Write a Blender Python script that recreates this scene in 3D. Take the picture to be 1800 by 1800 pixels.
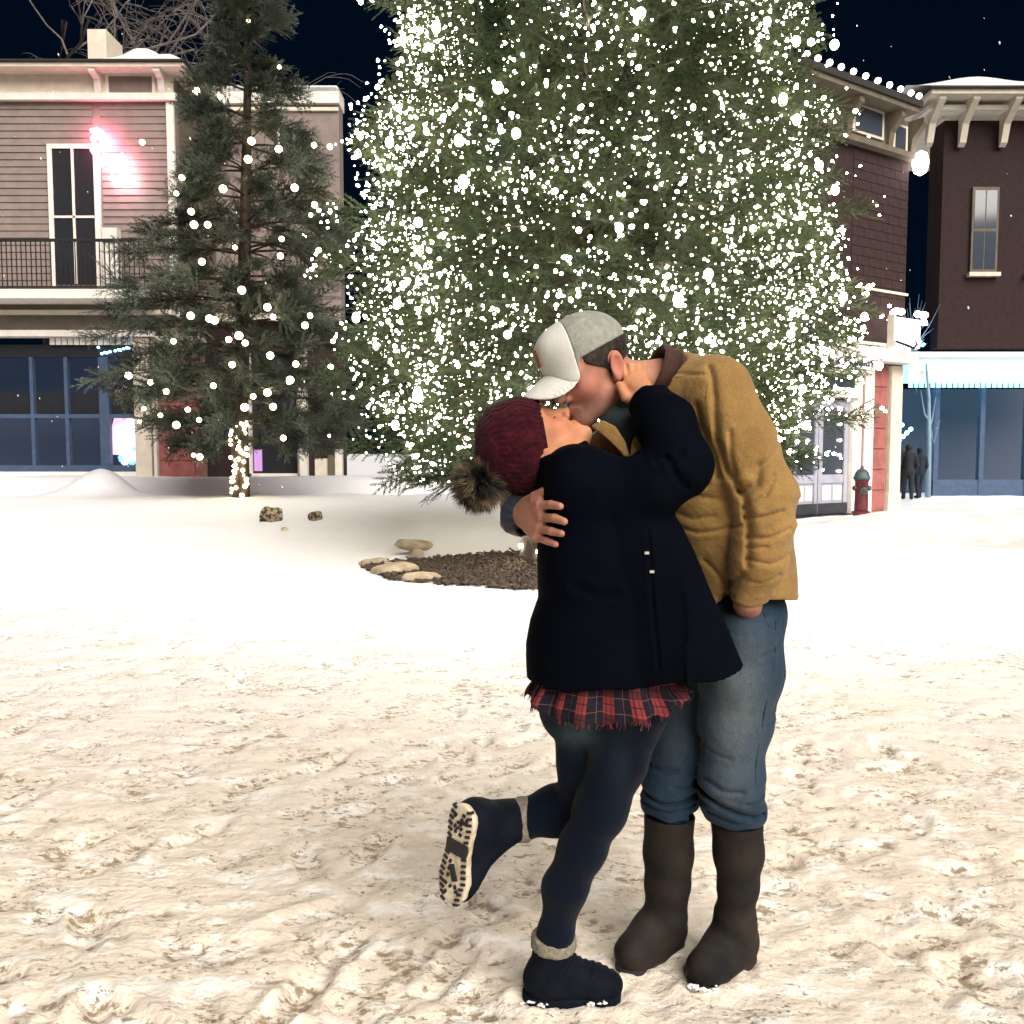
import bpy, math, random
import numpy as np
from mathutils import Vector, Matrix, Euler

scene = bpy.context.scene
for _o in list(bpy.data.objects):
    bpy.data.objects.remove(_o, do_unlink=True)
rng = np.random.default_rng(7)
random.seed(7)
C = scene.collection

# ------------------------------------------------------------------ camera
CAM_H = 1.35
PITCH = math.radians(3.87)
cam_d = bpy.data.cameras.new('camera')
cam_d.sensor_width = 36.0
cam_d.lens = 36.0 * 1552.0 / 1800.0
cam_d.clip_start = 0.05
cam_d.clip_end = 2000.0
cam = bpy.data.objects.new('camera', cam_d)
cam.location = (0, 0, CAM_H)
cam.rotation_euler = (math.radians(90) - PITCH, 0, 0)
C.objects.link(cam)
scene.camera = cam

# ------------------------------------------------------------------ night sky
SUN_EL, SUN_AZ = math.radians(38), math.radians(28)     # lamp light of the plaza, from behind and right of the camera
world = bpy.data.worlds.new('World')
scene.world = world
world.use_nodes = True
wn = world.node_tree
for n in list(wn.nodes):
    wn.nodes.remove(n)
wo = wn.nodes.new('ShaderNodeOutputWorld')
wb = wn.nodes.new('ShaderNodeBackground')
ws = wn.nodes.new('ShaderNodeTexSky')
ws.sky_type = 'NISHITA'
ws.sun_disc = False
ws.sun_elevation = math.radians(-6.0)
ws.sun_rotation = math.radians(180 - 28)
ws.air_density = 1.0
ws.dust_density = 0.2
ws.ozone_density = 3.0
wb.inputs['Strength'].default_value = 0.09
wadd = wn.nodes.new('ShaderNodeVectorMath'); wadd.operation = 'ADD'         # night sky: last skylight plus town glow on low cloud
wadd.inputs[1].default_value = (0.004, 0.020, 0.056)
wn.links.new(ws.outputs[0], wadd.inputs[0])
wn.links.new(wadd.outputs[0], wb.inputs['Color'])
wn.links.new(wb.outputs[0], wo.inputs['Surface'])

# ------------------------------------------------------------------ broad warm plaza light (very soft)
sun_d = bpy.data.lights.new('plaza_light', 'SUN')
sun_d.energy = 3.3
sun_d.angle = math.radians(50)
sun_d.color = (1.0, 0.935, 0.855)
sun = bpy.data.objects.new('plaza_light', sun_d)
_sd = Vector((math.sin(SUN_AZ) * math.cos(SUN_EL), -math.cos(SUN_AZ) * math.cos(SUN_EL), math.sin(SUN_EL)))
sun.rotation_euler = _sd.to_track_quat('Z', 'Y').to_euler()
sun.location = (3, -6, 8)
C.objects.link(sun)

scene.view_settings.view_transform = 'Standard'
scene.view_settings.look = 'None'
scene.view_settings.exposure = 0.95
scene.view_settings.gamma = 1.0
scene.view_settings.use_curve_mapping = False
scene.cycles.use_denoising = True
scene.cycles.max_bounces = 6
scene.cycles.transparent_max_bounces = 8
scene.cycles.sample_clamp_indirect = 6.0
scene.cycles.use_light_tree = True

# ------------------------------------------------------------------ where a line of sight meets a depth
F_PX = 1552.0
def W(px, py, Y):
    dx = (px - 900.0) / F_PX
    dy = (900.0 - py) / F_PX
    cp, sp = math.cos(PITCH), math.sin(PITCH)
    d = np.array([dx, cp + dy * sp, -sp + dy * cp])
    t = Y / d[1]
    return np.array([0, 0, CAM_H]) + d * t
def G(px, py, z=0.0):
    dx = (px - 900.0) / F_PX
    dy = (900.0 - py) / F_PX
    cp, sp = math.cos(PITCH), math.sin(PITCH)
    d = np.array([dx, cp + dy * sp, -sp + dy * cp])
    t = (z - CAM_H) / d[2]
    return np.array([0, 0, CAM_H]) + d * t

# ------------------------------------------------------------------ object helpers
def tag(o, label=None, cat=None, group=None, kind=None):
    if label: o['label'] = label
    if cat: o['category'] = cat
    if group: o['group'] = group
    if kind: o['kind'] = kind
    return o
def empty(name, loc=(0, 0, 0), label=None, cat=None, group=None, rz=0.0):
    o = bpy.data.objects.new(name, None)
    o.empty_display_size = 0.1
    o.location = tuple(float(c) for c in loc)
    o.rotation_euler = (0, 0, rz)
    C.objects.link(o)
    return tag(o, label, cat, group)
def mesh_np(name, V, Q, mat=None, parent=None, smooth=False, loc=None):
    """mesh object from numpy vertices and equal-sized faces (world coordinates unless loc is given)"""
    V = np.asarray(V, dtype=np.float32); Q = np.asarray(Q, dtype=np.int32)
    me = bpy.data.meshes.new(name)
    k = Q.shape[1]
    me.vertices.add(len(V)); me.vertices.foreach_set('co', V.ravel())
    me.loops.add(Q.size); me.loops.foreach_set('vertex_index', Q.ravel())
    me.polygons.add(len(Q))
    me.polygons.foreach_set('loop_start', np.arange(len(Q), dtype=np.int32) * k)
    me.polygons.foreach_set('loop_total', np.full(len(Q), k, dtype=np.int32))
    if smooth:
        me.polygons.foreach_set('use_smooth', np.ones(len(Q), dtype=bool))
    me.update(calc_edges=True)
    return link_mesh(name, me, mat, parent, loc)
def link_mesh(name, me, mat=None, parent=None, loc=None):
    if mat is not None:
        for m in (mat if isinstance(mat, (list, tuple)) else [mat]):
            me.materials.append(m)
    o = bpy.data.objects.new(name, me)
    C.objects.link(o)
    if loc is not None:
        o.location = tuple(float(c) for c in loc)
    if parent is not None:
        attach(o, parent)
    return o
def world_of(o):
    m = Matrix.LocRotScale(o.location, o.rotation_euler, o.scale)
    return world_of(o.parent) @ o.matrix_parent_inverse @ m if o.parent else m
def attach(o, parent):
    o.parent = parent
    o.matrix_parent_inverse = world_of(parent).inverted()
class MB:
    """gathers polygons for one mesh"""
    def __init__(self):
        self.v = []; self.f = []
    def add(self, vs, fs):
        b = len(self.v)
        self.v.extend([tuple(float(c) for c in p) for p in vs])
        self.f.extend([tuple(i + b for i in f) for f in fs])
        return self
    def box(self, o, a, b, c):
        """box from corner o with edge vectors a, b, c"""
        o, a, b, c = (np.asarray(q, float) for q in (o, a, b, c))
        vs = [o, o + a, o + a + b, o + b, o + c, o + a + c, o + a + b + c, o + b + c]
        return self.add(vs, [(0, 3, 2, 1), (4, 5, 6, 7), (0, 1, 5, 4), (1, 2, 6, 5), (2, 3, 7, 6), (3, 0, 4, 7)])
    def abox(self, x0, x1, y0, y1, z0, z1):
        return self.box((x0, y0, z0), (x1 - x0, 0, 0), (0, y1 - y0, 0), (0, 0, z1 - z0))
    def tube(self, pts, rad, n=8, cap=True):
        pts = [np.asarray(p, float) for p in pts]
        if np.isscalar(rad): rad = [rad] * len(pts)
        rings = []
        up = np.array([0, 0, 1.0])
        for i, p in enumerate(pts):
            t = pts[min(i + 1, len(pts) - 1)] - pts[max(i - 1, 0)]
            t = t / (np.linalg.norm(t) + 1e-9)
            a = np.cross(t, up)
            if np.linalg.norm(a) < 0.1: a = np.cross(t, [1.0, 0, 0])
            a /= np.linalg.norm(a); b = np.cross(t, a)
            rings.append([p + rad[i] * (math.cos(u) * a + math.sin(u) * b) for u in np.linspace(0, 2 * math.pi, n, endpoint=False)])
        vs = [q for r in rings for q in r]; fs = []
        for i in range(len(pts) - 1):
            for k in range(n):
                k2 = (k + 1) % n
                fs.append((i * n + k, i * n + k2, (i + 1) * n + k2, (i + 1) * n + k))
        if cap:
            fs.append(tuple(range(n))[::-1]); fs.append(tuple((len(pts) - 1) * n + k for k in range(n)))
        return self.add(vs, fs)
    def lathe(self, prof, c, n=16, axis=None):
        """profile of (radius, height) turned about the vertical through c"""
        c = np.asarray(c, float); vs = []; fs = []
        ax = np.array([0, 0, 1.0]) if axis is None else np.asarray(axis, float) / np.linalg.norm(axis)
        a = np.cross(ax, [0, 1.0, 0])
        if np.linalg.norm(a) < 0.1: a = np.cross(ax, [1.0, 0, 0])
        a /= np.linalg.norm(a); b = np.cross(ax, a)
        for r, h in prof:
            for u in np.linspace(0, 2 * math.pi, n, endpoint=False):
                vs.append(c + ax * h + r * (math.cos(u) * a + math.sin(u) * b))
        for i in range(len(prof) - 1):
            for k in range(n):
                k2 = (k + 1) % n
                fs.append((i * n + k, i * n + k2, (i + 1) * n + k2, (i + 1) * n + k))
        fs.append(tuple(range(n))[::-1]); fs.append(tuple((len(prof) - 1) * n + k for k in range(n)))
        return self.add(vs, fs)
    def build(self, name, mat, parent=None, smooth=False, bevel=0.0):
        me = bpy.data.meshes.new(name)
        me.from_pydata(self.v, [], self.f)
        if smooth:
            me.polygons.foreach_set('use_smooth', [True] * len(me.polygons))
        me.update()
        o = link_mesh(name, me, mat, parent)
        if bevel > 0:
            m = o.modifiers.new('edge', 'BEVEL'); m.width = bevel; m.segments = 1; m.limit_method = 'ANGLE'
        return o

# ------------------------------------------------------------------ value noise in numpy
def _hash(ix, iy, iz, seed):
    h = (ix.astype(np.int64) * 374761393 + iy.astype(np.int64) * 668265263 + iz.astype(np.int64) * 2147483647 + seed * 1274126177) & 0xffffffff
    h = ((h ^ (h >> 13)) * 1274126177) & 0xffffffff
    h = (h ^ (h >> 16)) & 0xffff
    return h.astype(np.float32) / 32767.5 - 1.0
def vnoise(P, seed=0):
    P = np.asarray(P, dtype=np.float32)
    i = np.floor(P).astype(np.int64); f = P - i
    u = f * f * f * (f * (f * 6 - 15) + 10)
    r = 0
    for dx in (0, 1):
        wx = u[..., 0] if dx else 1 - u[..., 0]
        for dy in (0, 1):
            wy = u[..., 1] if dy else 1 - u[..., 1]
            for dz in (0, 1):
                wz = u[..., 2] if dz else 1 - u[..., 2]
                r = r + wx * wy * wz * _hash(i[..., 0] + dx, i[..., 1] + dy, i[..., 2] + dz, seed)
    return r
def fbm(P, oct=4, seed=0, gain=0.5):
    P = np.asarray(P, dtype=np.float32)
    r = 0; a = 1.0; s = 0
    for k in range(oct):
        r = r + a * vnoise(P * (2.03 ** k) + 17.3 * k, seed + k); s += a; a *= gain
    return r / s
def sstep(a, b, x):
    t = np.clip((x - a) / (b - a), 0, 1)
    return t * t * (3 - 2 * t)

# ------------------------------------------------------------------ materials
def new_mat(name):
    m = bpy.data.materials.new(name); m.use_nodes = True
    nt = m.node_tree
    return m, nt, nt.nodes['Principled BSDF']
def mat(name, col, rough=0.6, var=0.12, scale=6.0, bump=0.0, bscale=60.0, spec=0.3, metal=0.0, col2=None, sheen=0.0, stretch=None, contrast=(0.35, 0.65)):
    """one base colour, broken up by noise towards col2 (or a darker tone of itself)"""
    m, nt, b = new_mat(name)
    L = nt.links.new
    tc = nt.nodes.new('ShaderNodeTexCoord')
    mp = nt.nodes.new('ShaderNodeMapping')
    L(tc.outputs['Object'], mp.inputs['Vector'])
    if stretch: mp.inputs['Scale'].default_value = stretch
    nz = nt.nodes.new('ShaderNodeTexNoise'); nz.inputs['Scale'].default_value = scale; nz.inputs['Detail'].default_value = 5
    L(mp.outputs[0], nz.inputs['Vector'])
    rp = nt.nodes.new('ShaderNodeValToRGB')
    c2 = col2 if col2 else tuple(c * (1 - var) for c in col)
    c1 = col if col2 else tuple(min(1, c * (1 + var)) for c in col)
    rp.color_ramp.elements[0].position = contrast[0]; rp.color_ramp.elements[0].color = (*c2, 1)
    rp.color_ramp.elements[1].position = contrast[1]; rp.color_ramp.elements[1].color = (*c1, 1)
    L(nz.outputs['Fac'], rp.inputs['Fac'])
    L(rp.outputs['Color'], b.inputs['Base Color'])
    b.inputs['Roughness'].default_value = rough
    b.inputs['Specular IOR Level'].default_value = spec
    b.inputs['Metallic'].default_value = metal
    if sheen:
        b.inputs['Sheen Weight'].default_value = sheen
        b.inputs['Sheen Roughness'].default_value = 0.5
    if bump:
        n2 = nt.nodes.new('ShaderNodeTexNoise'); n2.inputs['Scale'].default_value = bscale; n2.inputs['Detail'].default_value = 4
        L(mp.outputs[0], n2.inputs['Vector'])
        bp = nt.nodes.new('ShaderNodeBump'); bp.inputs['Strength'].default_value = 1.0; bp.inputs['Distance'].default_value = bump
        L(n2.outputs['Fac'], bp.inputs['Height']); L(bp.outputs['Normal'], b.inputs['Normal'])
    return m
def emit(name, col, strength):
    m, nt, b = new_mat(name)
    b.inputs['Base Color'].default_value = (*[min(1, c) for c in col], 1)
    b.inputs['Emission Color'].default_value = (*col, 1)
    b.inputs['Emission Strength'].default_value = strength
    return m
# ================================================================== SNOW GROUND
TREE_X, TREE_Y = 0.55, 10.7
def ground_low(x, y):
    """smooth lie of the land"""
    left = 1 - sstep(0.5, 4.5, x)
    bed = 0.42 * sstep(11.0, 18.5, y) * (1 - sstep(19.3, 21.0, y)) * left
    bank = 0.72 * sstep(20.5, 22.6, y) * (1 - sstep(-2.0, 1.0, x)) * (1 - sstep(24.0, 24.6, y))
    wob = 0.10 * fbm(np.stack([x * 0.45, y * 0.45, x * 0 + 2.2], -1), 3, 11)
    far = sstep(6.5, 12.0, y)
    mound = 0.30 * np.exp(-(((x - 6.8) / 1.3) ** 2 + ((y - 15.3) / 0.9) ** 2)) + 0.16 * np.exp(-(((x - 8.7) / 1.1) ** 2 + ((y - 15.6) / 0.9) ** 2))
    mound = mound + 0.16 * np.exp(-(((x - 4.9) / 1.3) ** 2 + ((y - 14.2) / 0.8) ** 2))
    heap = 0.75 * np.exp(-(((x + 9.3) / 0.75) ** 2 + ((y - 20.2) / 0.9) ** 2))
    pad = np.exp(-((((x - 0.1) / 2.3) ** 2 + ((y - 10.3) / 1.9) ** 2) ** 3))
    return (bed + bank + wob * far * 0.8) * (1 - 0.9 * pad) + mound + heap
def trample(x, y):
    """trodden relief of the plaza snow"""
    P = np.stack([x, y, x * 0], -1)
    w = 0.25 * fbm(P * 2.1 + 5, 3, 3)[..., None] * np.array([1, 0.6, 0])
    Q = P + w
    a = fbm(Q * np.array([5.0, 7.0, 1]), 4, 21)
    r = 1 - np.abs(fbm(Q * np.array([9.0, 14.0, 1]) + 9, 3, 33)) * 2.2
    lump = fbm(Q * np.array([22.0, 34.0, 1]), 3, 41) + 0.8 * np.clip(fbm(Q * np.array([11.0, 19.0, 1]), 3, 47) * 3, -1, 1)
    near = 1 - 0.45 * sstep(4.0, 10.0, y)
    dim = sstep(0.10, 0.42, fbm(Q * np.array([6.0, 9.5, 1]) + 3, 3, 61))
    pit = sstep(0.22, 0.48, fbm(Q * np.array([15.0, 22.0, 1]) + 7, 2, 67))
    return near * (0.010 * a - 0.013 * dim - 0.006 * pit + 0.0022 * lump)
_prints = []
def footprints(x, y):
    h = np.zeros_like(x)
    for (cx, cy, a, L, Wd, dp) in _prints:
        c, s = math.cos(a), math.sin(a)
        m = (np.abs(x - cx) < 0.3) & (np.abs(y - cy) < 0.3)
        if not m.any(): continue
        u = (x[m] - cx) * c + (y[m] - cy) * s; v = -(x[m] - cx) * s + (y[m] - cy) * c
        e = (u / L) ** 2 + (v / Wd) ** 2
        h[m] += -dp * np.exp(-e ** 2) + 0.35 * dp * np.exp(-((e - 1.9) / 0.7) ** 2)
    return h
_r = np.random.default_rng(5)
for _k in range(260):
    _y = 1.9 + 5.8 * _r.random() ** 1.3; _x = (_r.random() * 2 - 1) * (_y * 0.62 + 0.4)
    _prints.append((_x, _y, _r.random() * 6.28, 0.115 + 0.03 * _r.random(), 0.045, 0.009 + 0.012 * _r.random()))
FEET = [(0.15, 2.10, 0.17, 0.07), (0.38, 2.26, 0.2, 0.09), (0.55, 2.2, 0.2, 0.09)]
def ground_z(x, y):
    x = np.asarray(x, float); y = np.asarray(y, float)
    z = ground_low(x, y)
    t = trample(x, y) + footprints(x, y)
    flat = np.ones_like(x)
    for cx, cy, ra, rb in FEET:
        flat = flat * (1 - 0.9 * np.exp(-(((x - cx) / ra) ** 2 + ((y - cy) / (rb + 0.06)) ** 2)))
    # snow pressed up round the boots
    for (x0, y0), (x1, y1), w in (((0.05, 2.10), (0.24, 2.10), 0.075), ((0.43, 2.34), (0.29, 2.22), 0.075), ((0.61, 2.27), (0.47, 2.155), 0.075)):
        ax, ay = x1 - x0, y1 - y0
        q = np.clip(((x - x0) * ax + (y - y0) * ay) / (ax * ax + ay * ay), 0, 1)
        d = np.hypot(x - x0 - q * ax, y - y0 - q * ay)
        z = z + 0.020 * np.exp(-((d - 0.062) / 0.030) ** 2) * (0.75 + 0.5 * vnoise(np.stack([x * 40, y * 40, 0 * x], -1), 6)) + 0.006 * np.exp(-(d / 0.05) ** 2)
    return z + t * flat - 0.004
def gz(x, y):
    return float(ground_z(np.array([x], float), np.array([y], float))[0])

def snow_material():
    m, nt, b = new_mat('snow')
    L = nt.links.new; N = nt.nodes.new
    tc = N('ShaderNodeTexCoord'); sp = N('ShaderNodeSeparateXYZ'); L(tc.outputs['Object'], sp.inputs[0])
    def noise(scale, detail, stretch=(1, 1, 1), rough=0.55):
        mp = N('ShaderNodeMapping'); mp.inputs['Scale'].default_value = stretch
        L(tc.outputs['Object'], mp.inputs['Vector'])
        n = N('ShaderNodeTexNoise'); n.inputs['Scale'].default_value = scale; n.inputs['Detail'].default_value = detail; n.inputs['Roughness'].default_value = rough
        L(mp.outputs[0], n.inputs['Vector']); return n.outputs['Fac']
    def ramp(f, a, bb):
        r = N('ShaderNodeMapRange'); r.interpolation_type = 'SMOOTHSTEP'; r.inputs['From Min'].default_value = a; r.inputs['From Max'].default_value = bb
        L(f, r.inputs['Value']); return r.outputs['Result']
    def mul(a, bb):
        q = N('ShaderNodeMath'); q.operation = 'MULTIPLY'
        for k, s in enumerate((a, bb)):
            if isinstance(s, float): q.inputs[k].default_value = s
            else: L(s, q.inputs[k])
        return q.outputs[0]
    def mix(f, c1, c2):
        q = N('ShaderNodeMix'); q.data_type = 'RGBA'; L(f, q.inputs['Factor'])
        for nm, c in (('A', c1), ('B', c2)):
            s = [i for i in q.inputs if i.name == nm and i.type == 'RGBA'][0]
            if isinstance(c, tuple): s.default_value = (*c, 1)
            else: L(c, s)
        return [o for o in q.outputs if o.type == 'RGBA'][0]
    y = sp.outputs['Y']
    trod_warm = N('ShaderNodeMapRange'); trod_warm.inputs['From Min'].default_value = 7.5; trod_warm.inputs['From Max'].default_value = 2.6
    trod_warm.interpolation_type = 'SMOOTHSTEP'; L(y, trod_warm.inputs['Value'])
    T = trod_warm.outputs[0]
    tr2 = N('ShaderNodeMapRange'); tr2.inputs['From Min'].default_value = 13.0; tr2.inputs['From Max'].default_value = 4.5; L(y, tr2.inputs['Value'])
    base = mix(T, (0.80, 0.81, 0.84), (0.66, 0.585, 0.495))  # foreground: trodden grime plus warm lamp tint put into the colour
    # clean crusts and trodden, greyed patches
    crust = ramp(noise(5.5, 7, (1, 1.9, 1), 0.62), 0.50, 0.60)
    base = mix(mul(mul(crust, T), 0.85), base, (0.80, 0.775, 0.735))
    grey = mul(ramp(noise(2.6, 6, (1, 1.5, 1), 0.6), 0.50, 0.66), ramp(noise(14.0, 4, (1, 1.6, 1)), 0.40, 0.62))
    base = mix(mul(mul(grey, T), 0.45), base, (0.50, 0.42, 0.325))
    wide = mul(ramp(noise(1.3, 5, (1, 2.4, 1), 0.6), 0.50, 0.66), tr2.outputs[0])
    base = mix(mul(wide, 0.45), base, (0.64, 0.56, 0.46))
    # dirt lying in the hollows
    at = N('ShaderNodeAttribute'); at.attribute_name = 'hollow'
    d1 = ramp(noise(21.0, 6, (1, 1.6, 1), 0.7), 0.50, 0.60)
    dd = mul(mul(ramp(at.outputs['Fac'], 0.35, 0.85), d1), tr2.outputs[0])
    base = mix(mul(dd, 0.9), base, (0.22, 0.16, 0.09))
    # flecks of grit in drifts
    g = ramp(noise(48.0, 5, (1, 1.5, 1), 0.75), 0.53, 0.61)
    d2 = ramp(noise(5.0, 6, (1, 2.0, 1), 0.62), 0.49, 0.58)
    base = mix(mul(mul(mul(g, d2), tr2.outputs[0]), 0.9), base, (0.15, 0.105, 0.06))
    # ploughed dirty ridge in front of the corner shop
    x = sp.outputs['X']
    rx = ramp(x, 3.4, 4.6); ry = mul(ramp(y, 11.6, 12.8), ramp(y, 16.4, 15.4))
    rn = ramp(noise(2.4, 6), 0.36, 0.58)
    base = mix(mul(mul(mul(rx, ry), rn), 0.45), base, (0.52, 0.45, 0.37))
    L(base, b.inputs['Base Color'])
    b.inputs['Roughness'].default_value = 0.62
    b.inputs['Specular IOR Level'].default_value = 0.35
    b.inputs['Subsurface Weight'].default_value = 0.0
    rf = N('ShaderNodeMapRange'); rf.inputs['From Min'].default_value = 9.0; rf.inputs['From Max'].default_value = 2.6; rf.inputs['To Min'].default_value = 0.45; rf.inputs['To Max'].default_value = 1.0
    L(y, rf.inputs['Value']); rough_f = rf.outputs[0]
    def bump(h, dist, prev=None, strength=1.0):
        q = N('ShaderNodeBump'); q.inputs['Distance'].default_value = dist; q.inputs['Strength'].default_value = strength
        L(h, q.inputs['Height']); L(rough_f, q.inputs['Strength'])
        if prev: L(prev, q.inputs['Normal'])
        return q.outputs[0]
    n1 = bump(noise(140.0, 3, (1, 1.2, 1), 0.6), 0.0020)
    n2 = bump(noise(38.0, 3, (1, 1.3, 1), 0.5), 0.007, n1)
    n3 = bump(noise(14.0, 3, (1, 1.4, 1), 0.5), 0.012, n2)
    L(n3, b.inputs['Normal'])
    return m
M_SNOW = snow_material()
def build_ground():
    ys = [-40.0, -20.0, -9.0, -4.0, -1.5, 0.0]
    yv = 0.9
    while yv < 46:
        ys.append(yv); yv *= 1.0078
    ys += [60, 90, 150, 300, 700]
    ys = np.array(ys); nc = 440
    u = np.linspace(-1, 1, nc)
    X = np.outer(np.where(ys > 0, np.abs(ys) * 0.80 + 1.4, 3 + 0.8 * np.abs(ys)), u)
    X[ys < 0.5] = np.outer(np.maximum(8, -ys[ys < 0.5] * 2), u)
    Y = np.repeat(ys[:, None], nc, 1)
    Z = ground_z(X.ravel(), Y.ravel()).reshape(X.shape)
    lo = ground_low(X.ravel(), Y.ravel()).reshape(X.shape)
    hol = np.clip(-(Z - lo) / 0.020 + 0.05, 0, 1)
    V = np.stack([X, Y, Z], -1).reshape(-1, 3)
    r, c = np.meshgrid(np.arange(len(ys) - 1), np.arange(nc - 1), indexing='ij')
    a = (r * nc + c).ravel()
    Q = np.stack([a, a + 1, a + nc + 1, a + nc], -1)
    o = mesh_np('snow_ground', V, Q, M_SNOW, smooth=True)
    at = o.data.attributes.new('hollow', 'FLOAT', 'POINT')
    at.data.foreach_set('value', hol.ravel().astype(np.float32))
    tag(o, 'trampled snow covering the plaza and the raised bed round the trees', None, None, 'structure')
build_ground()

# ---------------------------------------------------------------- mulch bed and stones round the broad tree
M_MULCH = mat('mulch', (0.115, 0.085, 0.062), 0.9, col2=(0.03, 0.022, 0.018), scale=40)
M_ROCK = mat('tan_stone', (0.47, 0.40, 0.29), 0.85, col2=(0.30, 0.24, 0.165), scale=7, bump=0.006, bscale=24)
def chips_bed():
    r = np.random.default_rng(3)
    n = 7000
    V = []; Q = []
    px = []
    while len(px) < n:
        a = r.random(2) * 2 - 1
        if a @ a > 1: continue
        x = 0.36 + a[0] * (2.05 + 0.15 * math.sin(5 * math.atan2(a[1], a[0])))
        y = 10.15 + a[1] * (1.45 + 0.12 * math.sin(4 * math.atan2(a[1], a[0]) + 1))
        e = math.hypot(*a)
        if e > 0.86 and r.random() < 0.55: continue
        px.append((x, y))
    px = np.array(px)
    z = ground_z(px[:, 0], px[:, 1]) + 0.015 + 0.05 * np.exp(-((px[:, 0] - TREE_X) ** 2 + (px[:, 1] - TREE_Y) ** 2) / 0.3)
    base = np.array([[x, y, zz] for x in (-1, 1) for y in (-1, 1) for zz in (-1, 1)], float)
    fq = np.array([[0, 1, 3, 2], [4, 6, 7, 5], [0, 4, 5, 1], [2, 3, 7, 6], [0, 2, 6, 4], [1, 5, 7, 3]])
    for i in range(n):
        s = np.array([r.uniform(0.02, 0.065), r.uniform(0.008, 0.022), r.uniform(0.004, 0.011)])
        R = np.array(Euler((r.normal() * 0.35, r.normal() * 0.35, r.random() * 6.28)).to_matrix())
        V.append((base * s * (1 + 0.25 * r.normal(size=(8, 1)))) @ R.T + [px[i, 0], px[i, 1], z[i] + r.random() * 0.02])
        Q.append(fq + 8 * i)
    o = mesh_np('bark_mulch', np.concatenate(V), np.concatenate(Q), M_MULCH)
    tag(o, 'dark bark chips scattered on the ground under the broad lit tree', 'mulch', None, 'stuff')
chips_bed()
def slab_rock(name, c, sx, sy, sz, rz, tilt, seed, label, group=None, m=None):
    r = np.random.default_rng(seed)
    n = 11
    ang = np.linspace(0, 2 * math.pi, n, endpoint=False) + r.normal(size=n) * 0.12
    rad = 1 + 0.16 * r.normal(size=n)
    rings = [(0.80, -1.0), (1.0, -0.25), (0.97, 0.45), (0.80, 0.95), (0.42, 1.05)]
    vs = []; fs = []
    R = np.array(Euler((tilt[0], tilt[1], rz)).to_matrix())
    for k, (s, h) in enumerate(rings):
        for i in range(n):
            j = 1 + 0.05 * r.normal()
            p = np.array([math.cos(ang[i]) * rad[i] * s * j * sx, math.sin(ang[i]) * rad[i] * s * j * sy, (h + 0.10 * r.normal()) * sz])
            vs.append(R @ p + np.asarray(c))
    for k in range(len(rings) - 1):
        for i in range(n):
            i2 = (i + 1) % n
            fs.append((k * n + i, k * n + i2, (k + 1) * n + i2, (k + 1) * n + i))
    fs.append(tuple(range(n))[::-1]); fs.append(tuple((len(rings) - 1) * n + i for i in range(n)))
    o = MB().add(vs, fs).build(name, m or M_ROCK, None, bevel=0.012)
    return tag(o, label, 'stone', group)
def on_ground(px, py):
    p = G(px, py); z = gz(p[0], p[1])
    for _ in range(6):
        p = G(px, py, z); z = gz(p[0], p[1])
    return np.array([p[0], p[1], z])
_p = on_ground(727, 973); slab_rock('flat_stone', _p + [0, 0, 0.115], 0.25, 0.20, 0.055, 0.3, (0.10, 0.06), 1, 'pale flat stone propped up above the back edge of the bark bed')
_p = on_ground(733, 980); slab_rock('small_stone', _p + [0, 0, 0.03], 0.10, 0.09, 0.07, 0.1, (0, 0), 2, 'small block of stone holding up the propped flat stone')
_p = on_ground(657, 994); slab_rock('flat_stone', _p + [0, 0, 0.03], 0.17, 0.12, 0.045, 0.2, (0.05, -0.1), 3, 'small dark edged stone at the far left tip of the bark bed')
_p = on_ground(692, 1008); slab_rock('flat_stone', _p + [0, 0, 0.04], 0.26, 0.22, 0.06, -0.2, (0.12, -0.1), 4, 'wide pale stone sloping at the left of the bark bed')
_p = on_ground(742, 1022); slab_rock('flat_stone', _p + [0, 0, 0.03], 0.24, 0.12, 0.05, 0.25, (0.1, 0.05), 5, 'long ridged stone at the front left of the bark bed')
M_DARKROCK = mat('speckled_rock', (0.30, 0.24, 0.15), 0.9, col2=(0.035, 0.026, 0.02), scale=16, contrast=(0.45, 0.55))
_p = on_ground(481, 922); slab_rock('snow_rock', _p + [0, 0, 0.06], 0.19, 0.14, 0.14, 0.2, (0.2, 0.25), 6, 'speckled brown rock poking from the snow, larger and nearer the lit trunk', None, M_DARKROCK)
_p = on_ground(555, 924); slab_rock('snow_rock', _p + [0, 0, 0.04], 0.13, 0.11, 0.09, 0.9, (0.1, -0.2), 7, 'small brown rock poking from the snow beside the bigger speckled one', None, M_DARKROCK)
_p = on_ground(500, 940); slab_rock('snow_rock', _p + [0, 0, 0.01], 0.05, 0.05, 0.035, 0.9, (0.1, -0.2), 8, 'tiny tan pebble lying in the snow just below the speckled rock', None, M_ROCK)
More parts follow.
